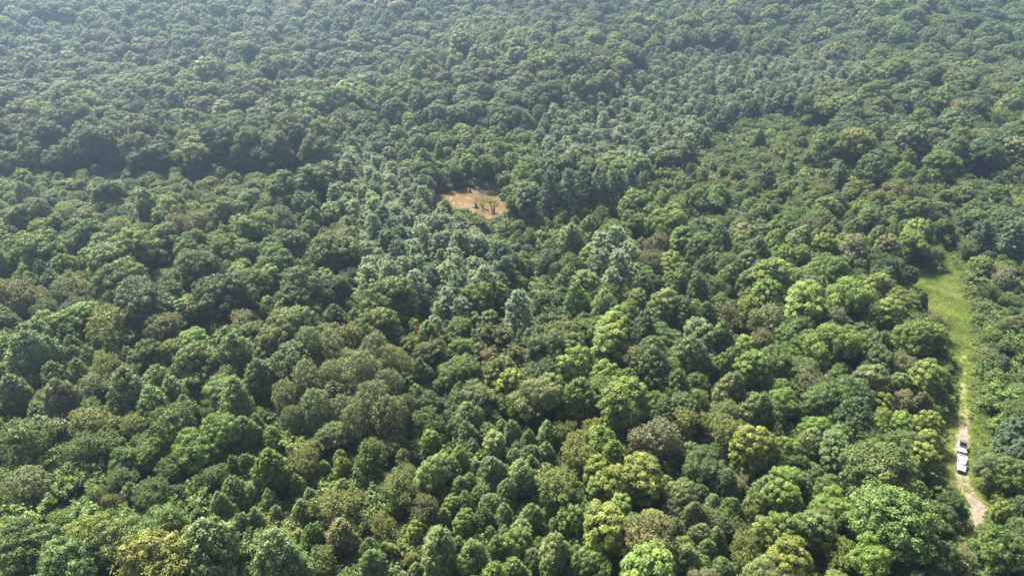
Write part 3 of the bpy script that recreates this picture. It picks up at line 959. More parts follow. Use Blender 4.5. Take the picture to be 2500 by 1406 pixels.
def put(kind, x, y, r, tint, hs=1.0, spot=False, z=None):
    K = KINDS[kind]
    s = r / K['R']
    sz = (s ** 0.62 if s > 1 else s ** 0.86) * hs
    c = np.array(TINT[tint][0])
    c = c * rng.uniform(0.86, 1.16) * np.array([rng.uniform(0.92, 1.08), 1.0, rng.uniform(0.9, 1.1)])
    t = dict(kind=kind, x=x, y=y, z=tz(x, y) if z is None else float(z), r=r, s=s, sz=sz, h=K['H'] * sz, rot=rng.uniform(0, 6.283), v=int(rng.integers(len(K['vs']))), tx=float(rng.normal() * 0.06), ty=float(rng.normal() * 0.06), ax=float(rng.uniform(0.86, 1.14)), tint=tint, rgb=tuple(float(v) for v in c), spot=spot)
    TREES.append(t)
    GRID.setdefault((int(x // CELL), int(y // CELL)), []).append(t)
    return t


def in_poly(poly, x, y):
    c = False
    n = len(poly)
    j = n - 1
    for i in range(n):
        if (poly[i][1] > y) != (poly[j][1] > y) and x < (poly[j][0] - poly[i][0]) * (y - poly[i][1]) / (poly[j][1] - poly[i][1] + 1e-12) + poly[i][0]:
            c = not c
        j = i
    return c


# spots of the ground that stay in sight: the track, the field and the pond
POND_SEEN = [(1056, 478), (1085, 468), (1143, 458), (1160, 468), (1200, 472), (1228, 486), (1228, 524), (1206, 532), (1170, 514), (1150, 506), (1110, 500), (1062, 498)]
SEEN = []
for poly, st in ((CLEAR_PX, 9), (POND_SEEN, 8)):
    a = np.array(poly, float)
    for qx in np.arange(a[:, 0].min(), a[:, 0].max(), st):
        for qy in np.arange(a[:, 1].min(), a[:, 1].max(), st):
            if in_poly(a, qx, qy):
                SEEN.append((qx, qy))
SEEN = np.array(SEEN)


def covers(x, y, z, r, h):
    px, py, dep = project(x, y, z + h * 0.55)
    w = r * F / dep
    top = project(x, y, z + h)[1]
    bot = project(x, y, z)[1]
    dx = np.abs(SEEN[:, 0] - px)
    return bool(((dx < w * 0.85) & (SEEN[:, 1] > top - 2) & (SEEN[:, 1] < bot + w * 0.3)).any())


LIFT = dict(cone=0.55, dome=0.62, clump=0.55, feath=0.55, pine=0.55, scrub=0.5, upr=0.5, sap=0.5)
for kind, lst in SPOTS.items():
    for px, py, w, tint, *hs_ in lst:
        K = KINDS[kind]
        hs = hs_[0] if hs_ else (1.06 if kind == 'cone' else 1.0)
        lift = K['H'] * 0.55
        for _ in range(3):
            x, y = ground_at(px, py, lift)
            dist = project(x, y, tz(x, y) + lift)[2]
            r = 0.5 * w * dist / F
            s = r / K['R']
            lift = K['H'] * (s ** 0.62 if s > 1 else s ** 0.86) * hs * LIFT[kind]
        if 150 < y < 330 and px < 1300 and covers(x, y, tz(x, y), r * 0.9, lift / LIFT[kind]):
            continue
        put(kind, x, y, r * (1.0 if kind == 'cone' else 1.03), tint, hs, spot=True)

# stands of the forest, as outlines in the photograph: (outline, {kind: weight}, {colour: weight}, crown radius range, height factor)
BIG = 10 ** 5
REGIONS = [
    ([(1530, 130), (1720, 118), (1900, 130), (2118, 150), (2122, 205), (2000, 225), (1960, 262), (1880, 265), (1790, 290), (1690, 345), (1600, 392), (1480, 400), (1325, 372), (1312, 300), (1360, 250), (1500, 222), (1545, 178)], dict(pine=1), dict(pn=6, pd=3, pl=2), (3.2, 4.8), 0.82),
    ([(795, 365), (900, 372), (960, 420), (1045, 490), (1140, 560), (1235, 640), (1235, 720), (1100, 745), (895, 710), (880, 630), (835, 545), (815, 470), (830, 420)], dict(pine=1), dict(pl=4, pn=6, pd=1, yg=0.3), (3.6, 5.0), 0.95),
    ([(1720, 300), (1900, 265), (2050, 290), (2000, 420), (1760, 430), (1690, 380)], dict(sap=5, cone=3, feath=3, dome=1), dict(ol=3, yo=3, md=2, lg=2, bd=2, br=1, to=3, tan=1), (1.3, 3.4), 0.8),
    ([(1560, 385), (2300, 380), (2300, 500), (1900, 480), (1600, 470)], dict(sap=5, cone=4, feath=3, dome=2), dict(ol=3, md=4, bd=2, yo=1, br=1, lg=2), (2.2, 4.0), 0.9),
    ([(1050, 400), (1330, 400), (1330, 460), (1250, 455), (1150, 440), (1050, 462)], dict(dome=3, cone=2, clump=2), dict(md=4, lg=4, dk=1), (2.6, 3.8), 1.15),
    ([(870, 285), (1330, 300), (1330, 420), (960, 410)], dict(dome=4, clump=2, sap=3, cone=2), dict(md=4, lg=3, yg=1, ol=2), (2.6, 4.4), 0.9),
    ([(1180, 520), (1420, 520), (1420, 760), (1250, 760), (1235, 640)], dict(sap=4, feath=3, cone=3, dome=2), dict(md=4, bd=2, ol=3, dk=2), (2.2, 4.0), 0.9),
    ([(-BIG, 318), (500, 318), (780, 330), (960, 392), (900, 400), (790, 398), (350, 393), (-BIG, 400)], dict(dome=9, feath=1), dict(dk=4, bd=3, gr=3, md=3, br=0.6), (4.4, 6.6), 1.25),
    ([(-BIG, 395), (350, 395), (790, 400), (830, 520), (-BIG, 540)], dict(cone=3, scrub=2, feath=5, dome=3, sap=3), dict(lg=7, md=3, ol=3, bl=5, yo=4, yg=1), (2.0, 3.8), 0.72),
    ([(-BIG, 520), (830, 520), (900, 720), (860, 850), (-BIG, 850)], dict(dome=7, feath=5, cone=3, clump=1.5), dict(md=5, dk=2.5, ol=4, lg=5, yo=3, yg=1), (2.8, 5.2), 0.9),
    ([(-BIG, 850), (520, 850), (700, 1080), (-BIG, 1080)], dict(cone=4, feath=4, sap=3, dome=2), dict(md=3, ol=3, bl=4, lg=2, gr=1), (2.4, 4.4), 0.85),
    ([(-BIG, 1060), (560, 1060), (560, BIG), (-BIG, BIG)], dict(sap=8, feath=3, dome=1.5), dict(lg=7, md=4, ol=3, yo=1), (2.4, 4.2), 0.9),
    ([(540, 1040), (1020, 1060), (1020, BIG), (540, BIG)], dict(sap=6, feath=3, cone=3), dict(ol=4, yo=3, lg=3, md=3, br=1), (1.8, 3.6), 0.8),
    ([(1000, 980), (1420, 980), (1480, BIG), (1000, BIG)], dict(cone=7, clump=2, feath=2), dict(bl=6, md=3, lg=2), (2.2, 3.8), 0.95),
    ([(2310, 400), (BIG, 400), (BIG, BIG), (2310, BIG)], dict(dome=4, sap=5, feath=3, pine=1), dict(md=5, dk=4, lg=2, gr=2, ol=2), (2.2, 4.0), 0.8),
    ([(850, 700), (2320, 460), (2320, BIG), (850, BIG)], dict(dome=5, cone=5, clump=4, feath=3), dict(md=5, bd=3, yg=2, lg=3, ol=3, br=1, dk=2), (2.8, 4.8), 0.95),
    ([(1310, 430), (2320, 440), (2320, 640), (1310, 640)], dict(dome=5, feath=3, cone=3, sap=2), dict(md=5, lg=4, ol=2, dk=2), (2.8, 4.4), 0.9),
]
FAR = (dict(dome=13, cone=4, feath=2, clump=1), dict(dk=5, md=7, bd=5, gr=4, lg=1.6, yg=0.7, ol=2, br=0.5, tan=0.25, yo=0.5, ru=0.03), (4.9, 7.6), 0.95)
REG_ARR = [np.array(r[0], float) for r in REGIONS]


def region(px, py):
    for r, a in zip(REGIONS, REG_ARR):
        if in_poly(a, px, py):
            return r[1:]
    return FAR


def pick(d):
    ks = list(d)
    w = np.array([d[k] for k in ks], float)
    return ks[int(np.searchsorted(np.cumsum(w / w.sum()), rng.random()))]


def free(x, y, r, f):
    cx, cy_ = int(x // CELL), int(y // CELL)
    for i in range(cx - 2, cx + 3):
        for j in range(cy_ - 2, cy_ + 3):
            for t in GRID.get((i, j), ()):
                if (t['x'] - x) ** 2 + (t['y'] - y) ** 2 < (f * (t['r'] + r)) ** 2:
                    return False
    return True


def fill(tries, f, rs):
    ys = np.sqrt(rng.uniform(62.0 ** 2, 720.0 ** 2, tries))
    xs = rng.uniform(-1, 1, tries) * (0.9 * ys + 46)
    zs = terrain(xs, ys)
    PX, PY, _d = project(xs, ys, zs + 8)
    ok = (PY < 1560) & (PX > -280) & (PX < 2780) & (PY > -40)
    xs, ys, zs, PX, PY = xs[ok], ys[ok], zs[ok], PX[ok], PY[ok]
    sp, sc_, sm = poly_sd(POND, xs, ys), poly_sd(CLEAR, xs, ys), poly_sd(MEADOW, xs, ys)
    for x, y, z, px, py, d_pond, d_clear, d_mead in zip(xs, ys, zs, PX, PY, sp, sc_, sm):
        if d_pond < 1.5 or d_mead < -1:
            continue
        kinds, tints, (r0, r1), hs = region(px, py)
        if tints is FAR[1]:
            nz = math.sin(x / 41 + 1.3) * math.cos(y / 33 + x / 90) + 0.6 * math.sin(x / 19 - y / 27)
            tints = dict(tints, **(dict(lg=5, yo=2, bl=4, dk=2, bd=2) if nz > 0.55 else (dict(dk=9, bd=8, md=4) if nz < -0.5 else {})))
            hs = hs * (1 + 0.14 * nz)
            r1 = r1 * (1 + 0.1 * nz)
        r = rng.uniform(r0, r1) * rs
        kind = pick(kinds)
        if d_clear < 1.0 + r * 0.5 or not free(x, y, r, f * (0.72 if kind == 'pine' else 1.0)):
            continue
        if kind == 'cone':
            r *= 0.82
        tint = pick(tints)
        if kind == 'pine' and tint not in ('pn', 'pd', 'pl', 'yg'):
            tint = 'pd'
        if kind == 'scrub':
            tint = pick(dict(pd=2, bp=2, ol=3))
        K = KINDS[kind]
        s = r / K['R']
        h = K['H'] * (s ** 0.62 if s > 1 else s ** 0.86) * hs
        if y < 330 and covers(x, y, z, r, h):
            continue
        put(kind, x, y, r, tint, hs * rng.uniform(0.92, 1.1), z=z)


fill(38000, 0.68, 1.0)
fill(31000, 0.62, 0.62)
print('trees', len(TREES))

# ------------------------------------------------------------------ build the trees: the largest in view as things, the rest as woodland
ONES = 'zero one two three four five six seven eight nine ten eleven twelve thirteen fourteen fifteen sixteen seventeen eighteen nineteen'.split()
TENS = '_ _ twenty thirty forty fifty sixty seventy eighty ninety'.split()


def spell(v):
    v = int(v)
    if v < 20:
        return ONES[v]
    if v == 100:
        return 'one hundred'
    return TENS[v // 10] + ('-' + ONES[v % 10] if v % 10 else '')


for T in TREES:
    px, py, dep = project(T['x'], T['y'], T['z'] + T['h'] * LIFT[T['kind']])
    T['px'], T['py'], T['dep'] = px, py, dep
    T['big'] = T['r'] * F / dep
    T['solo'] = False
by_kind = {}
for T in TREES:
    if 4 < T['px'] < IW - 4 and 4 < T['py'] < IH - 4:
        by_kind.setdefault(T['kind'], []).append(T)
LABELS = set()
TREE_MADE = 0


def place_tree(T, label):
    K = KINDS[T['kind']]
    v = K['vs'][T['v']]
    if T['dep'] < 215 or T['spot'] and T['dep'] < 300:
        o = empty(K['name'], (T['x'], T['y'], T['z']))
        o.rotation_euler = (T['tx'], T['ty'], T['rot'])
        o.scale = (T['s'] * T['ax'], T['s'] / T['ax'], T['sz'])
        c = link('crown', v.crown, o)
        c['tint'] = T['rgb']
        link('trunk', v.trunk, o)
    else:
        o = link(K['name'], v.whole)
        o.location = (T['x'], T['y'], T['z'])
        o.rotation_euler = (T['tx'], T['ty'], T['rot'])
        o.scale = (T['s'] * T['ax'], T['s'] / T['ax'], T['sz'])
        o['tint'] = T['rgb']
    tag(o, label, CAT[T['kind']], GROUP[T['kind']])
    return o


for kind, lst in by_kind.items():
    lst.sort(key=lambda T: (-T['spot'], -T['big']))
    n = 0
    for T in lst:
        if n >= 300:
            break
        size = 'large ' if T['r'] > 5.2 else ('small ' if T['r'] < 2.3 else '')
        label = f"{size}{TINT[T['tint']][1]} {FORM[kind]}, {spell(round(T['px'] / IW * 100))} percent across, {spell(round(T['py'] / IH * 100))} percent down the photo"
        if label in LABELS:
            continue
        LABELS.add(label)
        place_tree(T, label)
        T['solo'] = True
        n += 1


def scatter(name, pts, scl, rot, idx, tint, coll, label, cat):
    """one object: points that carry copies of the shapes in COLL"""
    me = bpy.data.meshes.new(name)
    k = len(pts)
    me.vertices.add(k)
    me.vertices.foreach_set('co', np.asarray(pts, np.float32).ravel())
    for an, data in (('scl', scl), ('rot', rot), ('tint', tint)):
        a = me.attributes.new(an, 'FLOAT_VECTOR', 'POINT')
        a.data.foreach_set('vector', np.asarray(data, np.float32).ravel())
    a = me.attributes.new('idx', 'INT', 'POINT')
    a.data.foreach_set('value', np.asarray(idx, np.int32))
    o = link(name, me)
    g = bpy.data.node_groups.new(name + '_nodes', 'GeometryNodeTree')
    g.interface.new_socket('Geometry', in_out='INPUT', socket_type='NodeSocketGeometry')
    g.interface.new_socket('Geometry', in_out='OUTPUT', socket_type='NodeSocketGeometry')
    N, L = g.nodes, g.links
    gi, go = N.new('NodeGroupInput'), N.new('NodeGroupOutput')
    ci = N.new('GeometryNodeCollectionInfo')
    ci.inputs['Collection'].default_value = coll
    ci.inputs['Separate Children'].default_value = True
    ci.inputs['Reset Children'].default_value = True
    ip = N.new('GeometryNodeInstanceOnPoints')
    ip.inputs['Pick Instance'].default_value = True

    def named(n_, ty):
        x = N.new('GeometryNodeInputNamedAttribute')
        x.data_type = ty
        x.inputs['Name'].default_value = n_
        return [s for s in x.outputs if s.enabled][0]

    e2r = N.new('FunctionNodeEulerToRotation')
    L.new(named('rot', 'FLOAT_VECTOR'), e2r.inputs[0])
    L.new(gi.outputs[0], ip.inputs['Points'])
    L.new(ci.outputs[0], ip.inputs['Instance'])
    L.new(named('idx', 'INT'), ip.inputs['Instance Index'])
    L.new(e2r.outputs[0], ip.inputs['Rotation'])
    L.new(named('scl', 'FLOAT_VECTOR'), ip.inputs['Scale'])
    L.new(ip.outputs[0], go.inputs[0])
    md = o.modifiers.new('scatter', 'NODES')
    md.node_group = g
    return tag(o, label, cat, kind='stuff')


rest = [T for T in TREES if not T['solo']]
scatter('distant_woodland', [(T['x'], T['y'], T['z']) for T in rest], [(T['s'] * T['ax'], T['s'] / T['ax'], T['sz']) for T in rest], [(T['tx'], T['ty'], T['rot']) for T in rest],
        [KINDS[T['kind']]['vs'][T['v']].index for T in rest], [T['rgb'] for T in rest], LIB, 'hazy green forest canopy covering the rising far slope', 'woodland')
print('solo', sum(T['solo'] for T in TREES), 'woodland', len(rest))

# undergrowth that closes the gaps between the trunks, thicker by the track, the pond and the meadow
ux, uc, us = [], [], []
UND = [TINT[k][0] for k in ('md', 'dk', 'ol', 'lg', 'md', 'bd')]
while len(ux) < 16000:
    y = math.sqrt(rng.uniform(66.0 ** 2, 400.0 ** 2))
    x = rng.uniform(-1, 1) * (0.86 * y + 42)
    if rng.random() < (y - 220) / 260:
        continue
    ux.append((x, y))
ux = np.array(ux)
extra = []
for _ in range(9000):                                  # along the edges of the track
    i = int(rng.integers(len(CLEAR)))
    a, b = CLEAR[i], CLEAR[(i + 1) % len(CLEAR)]
    ln = np.hypot(*(b - a))
    if rng.random() > ln / 40:
        continue
    extra.append(a + (b - a) * rng.random() + rng.normal(size=2) * 1.7)
n_edge = len(extra)
for _ in range(900):                                   # weeds on the pond's far bank and around it
    i = int(rng.integers(len(POND)))
    a, b = POND[i], POND[(i + 1) % len(POND)]
    extra.append(a + (b - a) * rng.random() + unit((a - POND_C)[None])[0] * rng.uniform(1.2, 6.0))
for _ in range(420):
    extra.append(MEADOW[int(rng.integers(len(MEADOW)))] * 0.5 + MEADOW.mean(0) * 0.5 + rng.normal(size=2) * 8)
ux = np.concatenate([ux, np.array(extra)])
sdc = poly_sd(CLEAR, ux[:, 0], ux[:, 1])
sdp = poly_sd(POND, ux[:, 0], ux[:, 1])
keep = (sdp > 0.7) & ((sdc > 0.4) | ((sdc > -1.6) & (rng.random(len(ux)) < 0.4)))
edge = np.zeros(len(ux), int)
edge[16000:16000 + n_edge] = 1
edge[16000 + n_edge:] = 2
ux, edge, sdc = ux[keep], edge[keep], sdc[keep]
uz = terrain(ux[:, 0], ux[:, 1])
bidx = np.array([v.index for v in KINDS['bush']['vs']])
uscl = np.where(edge == 1, rng.uniform(0.25, 0.75, len(ux)), np.where(edge == 2, rng.uniform(0.35, 0.8, len(ux)), rng.uniform(0.8, 1.7, len(ux))))
uscl = np.where(np.abs(sdc) < 2.0, np.minimum(uscl, 0.5), uscl)
uscl = np.where(sdc < -0.3, uscl * 0.6, uscl)
pal = np.array(UND)
epal = np.array([TINT[k][0] for k in ('lg', 'ol', 'yo', 'md', 'lg')])
ucol = np.where((edge > 0)[:, None], epal[rng.integers(0, len(epal), len(ux))], pal[rng.integers(0, len(pal), len(ux))]) * rng.uniform(0.8, 1.2, (len(ux), 1))
scatter('undergrowth', np.column_stack([ux, uz]), np.repeat(uscl[:, None], 3, 1) * rng.uniform(0.85, 1.15, (len(ux), 3)), np.column_stack([np.zeros((len(ux), 2)), rng.uniform(0, 6.28, len(ux))]),
        bidx[rng.integers(0, len(bidx), len(ux))], ucol, LIB, 'low green undergrowth of shrubs and weeds beneath the trees', 'undergrowth')

# grass of the track and field
GLIB = bpy.data.collections.new('grass_library')
for i in range(4):
    L = Leaves()
    k = 70
    q = rng.normal(size=(k, 3)) * np.array([0.28, 0.28, 0])
    d = unit(np.column_stack([rng.normal(size=(k, 2)) * 0.55, np.ones(k)]))
    ln = rng.uniform(0.12, 0.34, k)
    L.add(q + d * ln[:, None] * 0.5, np.column_stack([rng.normal(size=(k, 2)), np.full(k, 0.9)]), 0.32, 0.055, 0.5 + rng.normal(size=k) * 0.18, d)
    V, Fc, lv = L.arrays()
    GLIB.objects.link(bpy.data.objects.new(f'lib_grass_{i}', np_mesh('grass_tuft', V, Fc, 4, [M_GRASS], attrs=[('lv', 'FACE', lv)])))
gp = []
for poly, cnt in ((CLEAR, 90000), (MEADOW, 14000), (BANKPATCH, 1200)):
    lo, hi = poly.min(0) - 2, poly.max(0) + 2
    q = rng.uniform(lo, hi, (cnt, 2))
    q = q[poly_sd(poly, q[:, 0], q[:, 1]) < 2.0]
    if poly is CLEAR:
        dd = np.maximum(dirt_at(q[:, 0], q[:, 1]), mud_at(q[:, 0], q[:, 1])) + (rng.random(len(q)) - 0.5) * 0.25
        q = q[dd < 0.33]
    gp.append(q)
gp = np.concatenate(gp)
n1 = np.sin(gp[:, 0] * 0.35) * np.cos(gp[:, 1] * 0.28 + 1) + 0.6 * np.sin(gp[:, 0] * 0.9 + gp[:, 1] * 0.7)
wgt = np.clip(0.46 + 0.30 * n1 + rng.normal(size=len(gp)) * 0.24, 0, 1)[:, None]
gcol = np.array([0.125, 0.20, 0.03]) * (1 - wgt) + np.array([0.28, 0.31, 0.08]) * wgt
gs = rng.uniform(0.6, 1.9, (len(gp), 1)) * (0.8 + 0.5 * rng.random((len(gp), 1)) ** 4) * np.array([[1, 1, 1]])
scatter('grass', np.column_stack([gp, terrain(gp[:, 0], gp[:, 1]) + 0.05]), gs, np.column_stack([np.zeros((len(gp), 2)), rng.uniform(0, 6.28, len(gp))]), rng.integers(0, 4, len(gp)), gcol, GLIB, 'sunlit yellow-green grass of the mown track and field', 'grass')
print('undergrowth', len(ux), 'grass', len(gp))

# ------------------------------------------------------------------ odd trees: red, dead and bare ones, and what stands in the pond
def odd_tree(kind, px, py, w, tint, name, label, cat='tree', tall=1.0):
    K = KINDS[kind]
    lift = K['H'] * 0.3
    for _ in range(3):
        x, y = ground_at(px, py, lift)
        dist = project(x, y, tz(x, y) + lift)[2]
        s = 0.5 * w * dist / F / K['R']
        lift = K['H'] * s * tall * LIFT[kind]
    o = empty(name, (x, y, tz(x, y)), rng.uniform(0, 6.28))
    o.scale = (s, s, s * tall)
    v = K['vs'][int(rng.integers(len(K['vs'])))]
    c = link('crown', v.crown, o)
    c['tint'] = TINT[tint][0]
    link('trunk', v.trunk, o)
    return tag(o, label, cat)


odd_tree('cone', 1026, 826, 26, 'rd', 'red_tree', 'narrow red-leaved tree among dark green crowns near the middle', tall=2.0)
odd_tree('dome', 1615, 400, 32, 'ru', 'rusty_tree', 'rusty brown rounded tree below the far pine grove')
odd_tree('dome', 1640, 415, 26, 'ru', 'rusty_tree', 'smaller rusty brown tree beside the rounded rusty one')
odd_tree('cone', 1785, 224, 16, 'rd', 'red_tree', 'small red tree at the edge of the far pine grove', tall=1.5)
odd_tree('dome', 1672, 221, 14, 'ru', 'rusty_tree', 'small reddish tree within the far pine grove')
odd_tree('dome', 2075, 578, 32, 'ru', 'rusty_tree', 'dull maroon tree just above the pale tan tree')
odd_tree('cone', 535, 448, 14, 'rd', 'red_tree', 'tiny orange-red tree in the young mixed wood', tall=1.3)
odd_tree('scrub', 1125, 718, 26, 'rd', 'red_tree', 'small dark red tree at the foot of the pale pines')

M_DEADS = []
for i, kw in enumerate([dict(), dict(H=9., r0=0.13), dict(H=5., r0=0.09, stems=7, levels=2), dict(H=4., r0=0.08, stems=10, levels=2)]):
    tv, tf = bare_tree(**kw)
    M_DEADS.append(np_mesh('bare_tree', tv, tf, 4, [M_DEAD], smooth_faces=True))
tvw, tfw = bare_tree(H=9., r0=0.15, stems=5, levels=1)
WETSTEMS = np_mesh('wet_stems', tvw, tfw, 4, [M_WET], smooth_faces=True)


def bare(px, py, mesh, s, name, label, cat='dead tree', z=None, group=None):
    x, y = ground_at(px, py) if z is None else flat_at(px, py, z)
    o = link(name, mesh)
    o.location = (x, y, tz(x, y) if z is None else z)
    o.rotation_euler = (0, 0, rng.uniform(0, 6.28))
    o.scale = (s, s, s)
    return tag(o, label, cat, group)


bare(990, 470, M_DEADS[0], 1.05, 'dead_tree', 'bare grey dead tree at the near side of the pond, beside the pale pines')
bare(1180, 448, M_DEADS[1], 0.95, 'dead_tree', 'thin leafless grey tree leaning over the far bank of the pond')
bare(1200, 446, M_DEADS[0], 0.6, 'dead_tree', 'short leafless tree behind the brush at the far bank of the pond')
bare(1235, 472, M_DEADS[2], 1.2, 'dead_bush', 'tan dead brush at the far corner of the pond', 'dead bush')
bare(1215, 466, M_DEADS[3], 1.3, 'dead_bush', 'pale twiggy dead brush beside the tan brush on the far bank', 'dead bush')
bare(1185, 476, M_DEADS[3], 1.1, 'dead_bush', 'bare twiggy brush fallen into the water of the far bank', 'dead bush', z=-0.4)
bare(1168, 470, M_DEADS[2], 0.9, 'dead_bush', 'low grey brush in the water beside the dark stump', 'dead bush', z=-0.4)
bare(1160, 503, WETSTEMS, 0.5, 'drowned_tree', 'cluster of thin dark dead stems near the black stump in the pond', z=-0.5)
bare(1225, 478, M_DEADS[3], 1.7, 'dead_bush', 'largest pale dead brush at the back corner of the pond', 'dead bush')
bare(1196, 470, M_DEADS[2], 1.5, 'dead_bush', 'tangled grey dead brush between the dark stump and the back corner', 'dead bush')
bare(1390, 528, M_DEADS[1], 0.7, 'dead_tree', 'bare pinkish-grey dead tree below the row of dusky pines')
bare(110, 430, M_DEADS[0], 1.2, 'dead_tree', 'pale bare branches at the foot of the far dark wood')
bare(2240, 148, M_DEADS[0], 1.6, 'dead_tree', 'white bare trunk standing on the hazy far slope')
bare(1500, 590, M_DEADS[1], 0.9, 'dead_tree', 'pinkish bare tree behind the blue-green pine cluster')
# the sparse yellow-green trees that grow from the drowned stems
def pond_tree(px, py, sc_, tint, label):
    x, y = flat_at(px, py, -0.5)
    o = empty('pond_willow', (x, y, -0.5), rng.uniform(0, 6.28), sc_)
    stems, L = [], Leaves()
    for i in range(7):
        a = i * 0.9 + rng.normal() * 0.3
        h = rng.uniform(4.5, 8.0)
        lean = np.array([math.cos(a), math.sin(a), 0]) * rng.uniform(0.5, 2.6)
        p0 = np.array([math.cos(a) * 0.35, math.sin(a) * 0.35, -0.4])
        top = p0 + lean + np.array([0, 0, h])
        stems.append(tube([p0, p0 + lean * 0.35 + np.array([0, 0, h * 0.5]), top], [0.13, 0.09, 0.03], 5))
        for _ in range(4):
            q = p0 + (top - p0) * rng.uniform(0.62, 1.05) + rng.normal(size=3) * np.array([0.8, 0.8, 0.5])
            clump(L, q, rng.uniform(0.4, 0.8), 38, 0.42, 0.16, jitter=0.6, base=0.55 + rng.normal() * 0.12)
    V, Fc, lv = L.arrays()
    c = link('crown', np_mesh('willow_crown', V, Fc, 4, [M_LEAF], attrs=[('lv', 'FACE', lv)]), o)
    c['tint'] = TINT[tint][0]
    tv, tf = join_tubes(stems)
    link('trunk', np_mesh('willow_stems', tv, tf, 4, [M_WET], smooth_faces=True), o)
    tag(o, label, 'tree')


pond_tree(1205, 520, 1.0, 'ye', 'sparse yellow-green willow on dark stems standing in the near corner of the pond')
pond_tree(1178, 510, 0.72, 'yg', 'thin yellow-green willow in the water beside the black stump')
odd_tree('cone', 1090, 512, 34, 'yg', 'pond_willow', 'bright yellow-green pointed tree in front of the muddy water', tall=1.0)


def stump(px, py, h, r, label):
    x, y = flat_at(px, py, -0.35)
    parts = [tube([(0, 0, -0.6), (0.1, 0, h * 0.6), (0.2, 0.1, h)], [r * 1.4, r, r * 0.5], 7), tube([(0, 0, 0.1), (-r * 3, 0.3, 0.35)], [r * 0.7, r * 0.3], 6), tube([(0, 0, 0.0), (r * 3, -0.4, 0.2)], [r * 0.7, r * 0.3], 6)]
    tv, tf = join_tubes(parts)
    o = link('stump', np_mesh('stump', tv, tf, 4, [M_WET], smooth_faces=True))
    o.location = (x, y, -0.35)
    tag(o, label, 'stump')


stump(1147, 470, 2.0, 0.4, 'dark broken stump standing in the far part of the pond')
stump(1162, 508, 1.6, 0.5, 'black stump in the water at the near side of the pond')
stump(1093, 469, 0.5, 0.3, 'low dark snag against the far bank of the pond')

M_POND_SPOT = noise_material('pale_pond_spot', [(0.3, (0.20, 0.14, 0.08)), (0.7, (0.27, 0.21, 0.13))], 2.0, rough=0.5)  # pale flat spots of irregular outline laid on the water
for i, (px, py, r) in enumerate([(1100, 483, .7), (1101, 487, .5), (1115, 477, .45), (1117, 478, .4), (1137, 483, .5), (1142, 482, .5), (1146, 484, .6), (1142, 489, .4), (1108, 496, .8), (1122, 496, .6), (1139, 499, .5), (1090, 481, .35), (1150, 486, .4), (1166, 482, .4)]):
    x, y = flat_at(px, py, -0.34)
    k = 11
    rr = 0.62 * r * rng.uniform(0.6, 1.2, k)
    th = np.linspace(0, 6.283, k, endpoint=False)
    top = [(rr[j] * math.cos(th[j]), rr[j] * math.sin(th[j]) * 1.4, 0.025) for j in range(k)]
    low = [(a * 1.08, b * 1.08, -0.03) for a, b, _ in top]
    fs = [(j, (j + 1) % k, k + (j + 1) % k, k + j) for j in range(k)]
    me = bpy.data.meshes.new('pond_spot')
    me.from_pydata(top + low, [], [tuple(range(k))] + [tuple(reversed(q)) for q in fs])
    me.materials.append(M_POND_SPOT)
    o = link('pond_spot', me)
    o.location = (x, y, -0.34)
    tag(o, 'pale flat spot on the muddy pond water', 'floating mat', 'pale spots on the pond')

# fallen log and stones by the parked vehicles
x, y = ground_at(2298, 1144)
tv, tf = join_tubes([tube([(-0.9, 0, 0.22), (0, 0.05, 0.27), (0.9, 0.1, 0.2)], [0.24, 0.26, 0.2], 8), tube([(-0.4, -0.4, 0.15), (0.5, 0.5, 0.25)], [0.14, 0.1], 7), tube([(0.1, 0, 0.3), (0.5, -0.5, 0.7)], [0.1, 0.04], 6)])
o = link('charred_log', np_mesh('charred_log', tv, tf, 4, [M_WET], smooth_faces=True))
o.location = (x, y, tz(x, y) + 0.08)
tag(o, 'dark charred log in the grass beside the white pickup', 'log')

# ------------------------------------------------------------------ the two vehicles
M_WHITE = plain('white_paint', (0.46, 0.46, 0.47), 0.28, 0.5, coat=0.5)
M_PINK = plain('dusty_white_paint', (0.40, 0.37, 0.355), 0.4, 0.5, coat=0.2)
M_BLACK = plain('black_trim', (0.018, 0.018, 0.02), 0.55)
M_CANVAS = plain('black_canvas', (0.045, 0.045, 0.052), 0.8)
M_TYRE = plain('tyre_rubber', (0.02, 0.02, 0.02), 0.85)
M_RIM = plain('alloy', (0.45, 0.45, 0.47), 0.35, metal=0.8)
M_GLASS = plain('tinted_glass', (0.02, 0.025, 0.03), 0.05, 0.8)
M_SCREEN = plain('bright_windscreen', (0.30, 0.33, 0.36), 0.08, 0.9)
M_LAMP = plain('lamp_glass', (0.75, 0.76, 0.78), 0.1, 0.8)
M_RED = plain('red_lamp', (0.4, 0.02, 0.02), 0.2)
M_CREAM = plain('cream_sack', (0.78, 0.70, 0.50), 0.9)
M_COOL = plain('pale_cooler', (0.72, 0.72, 0.74), 0.5)


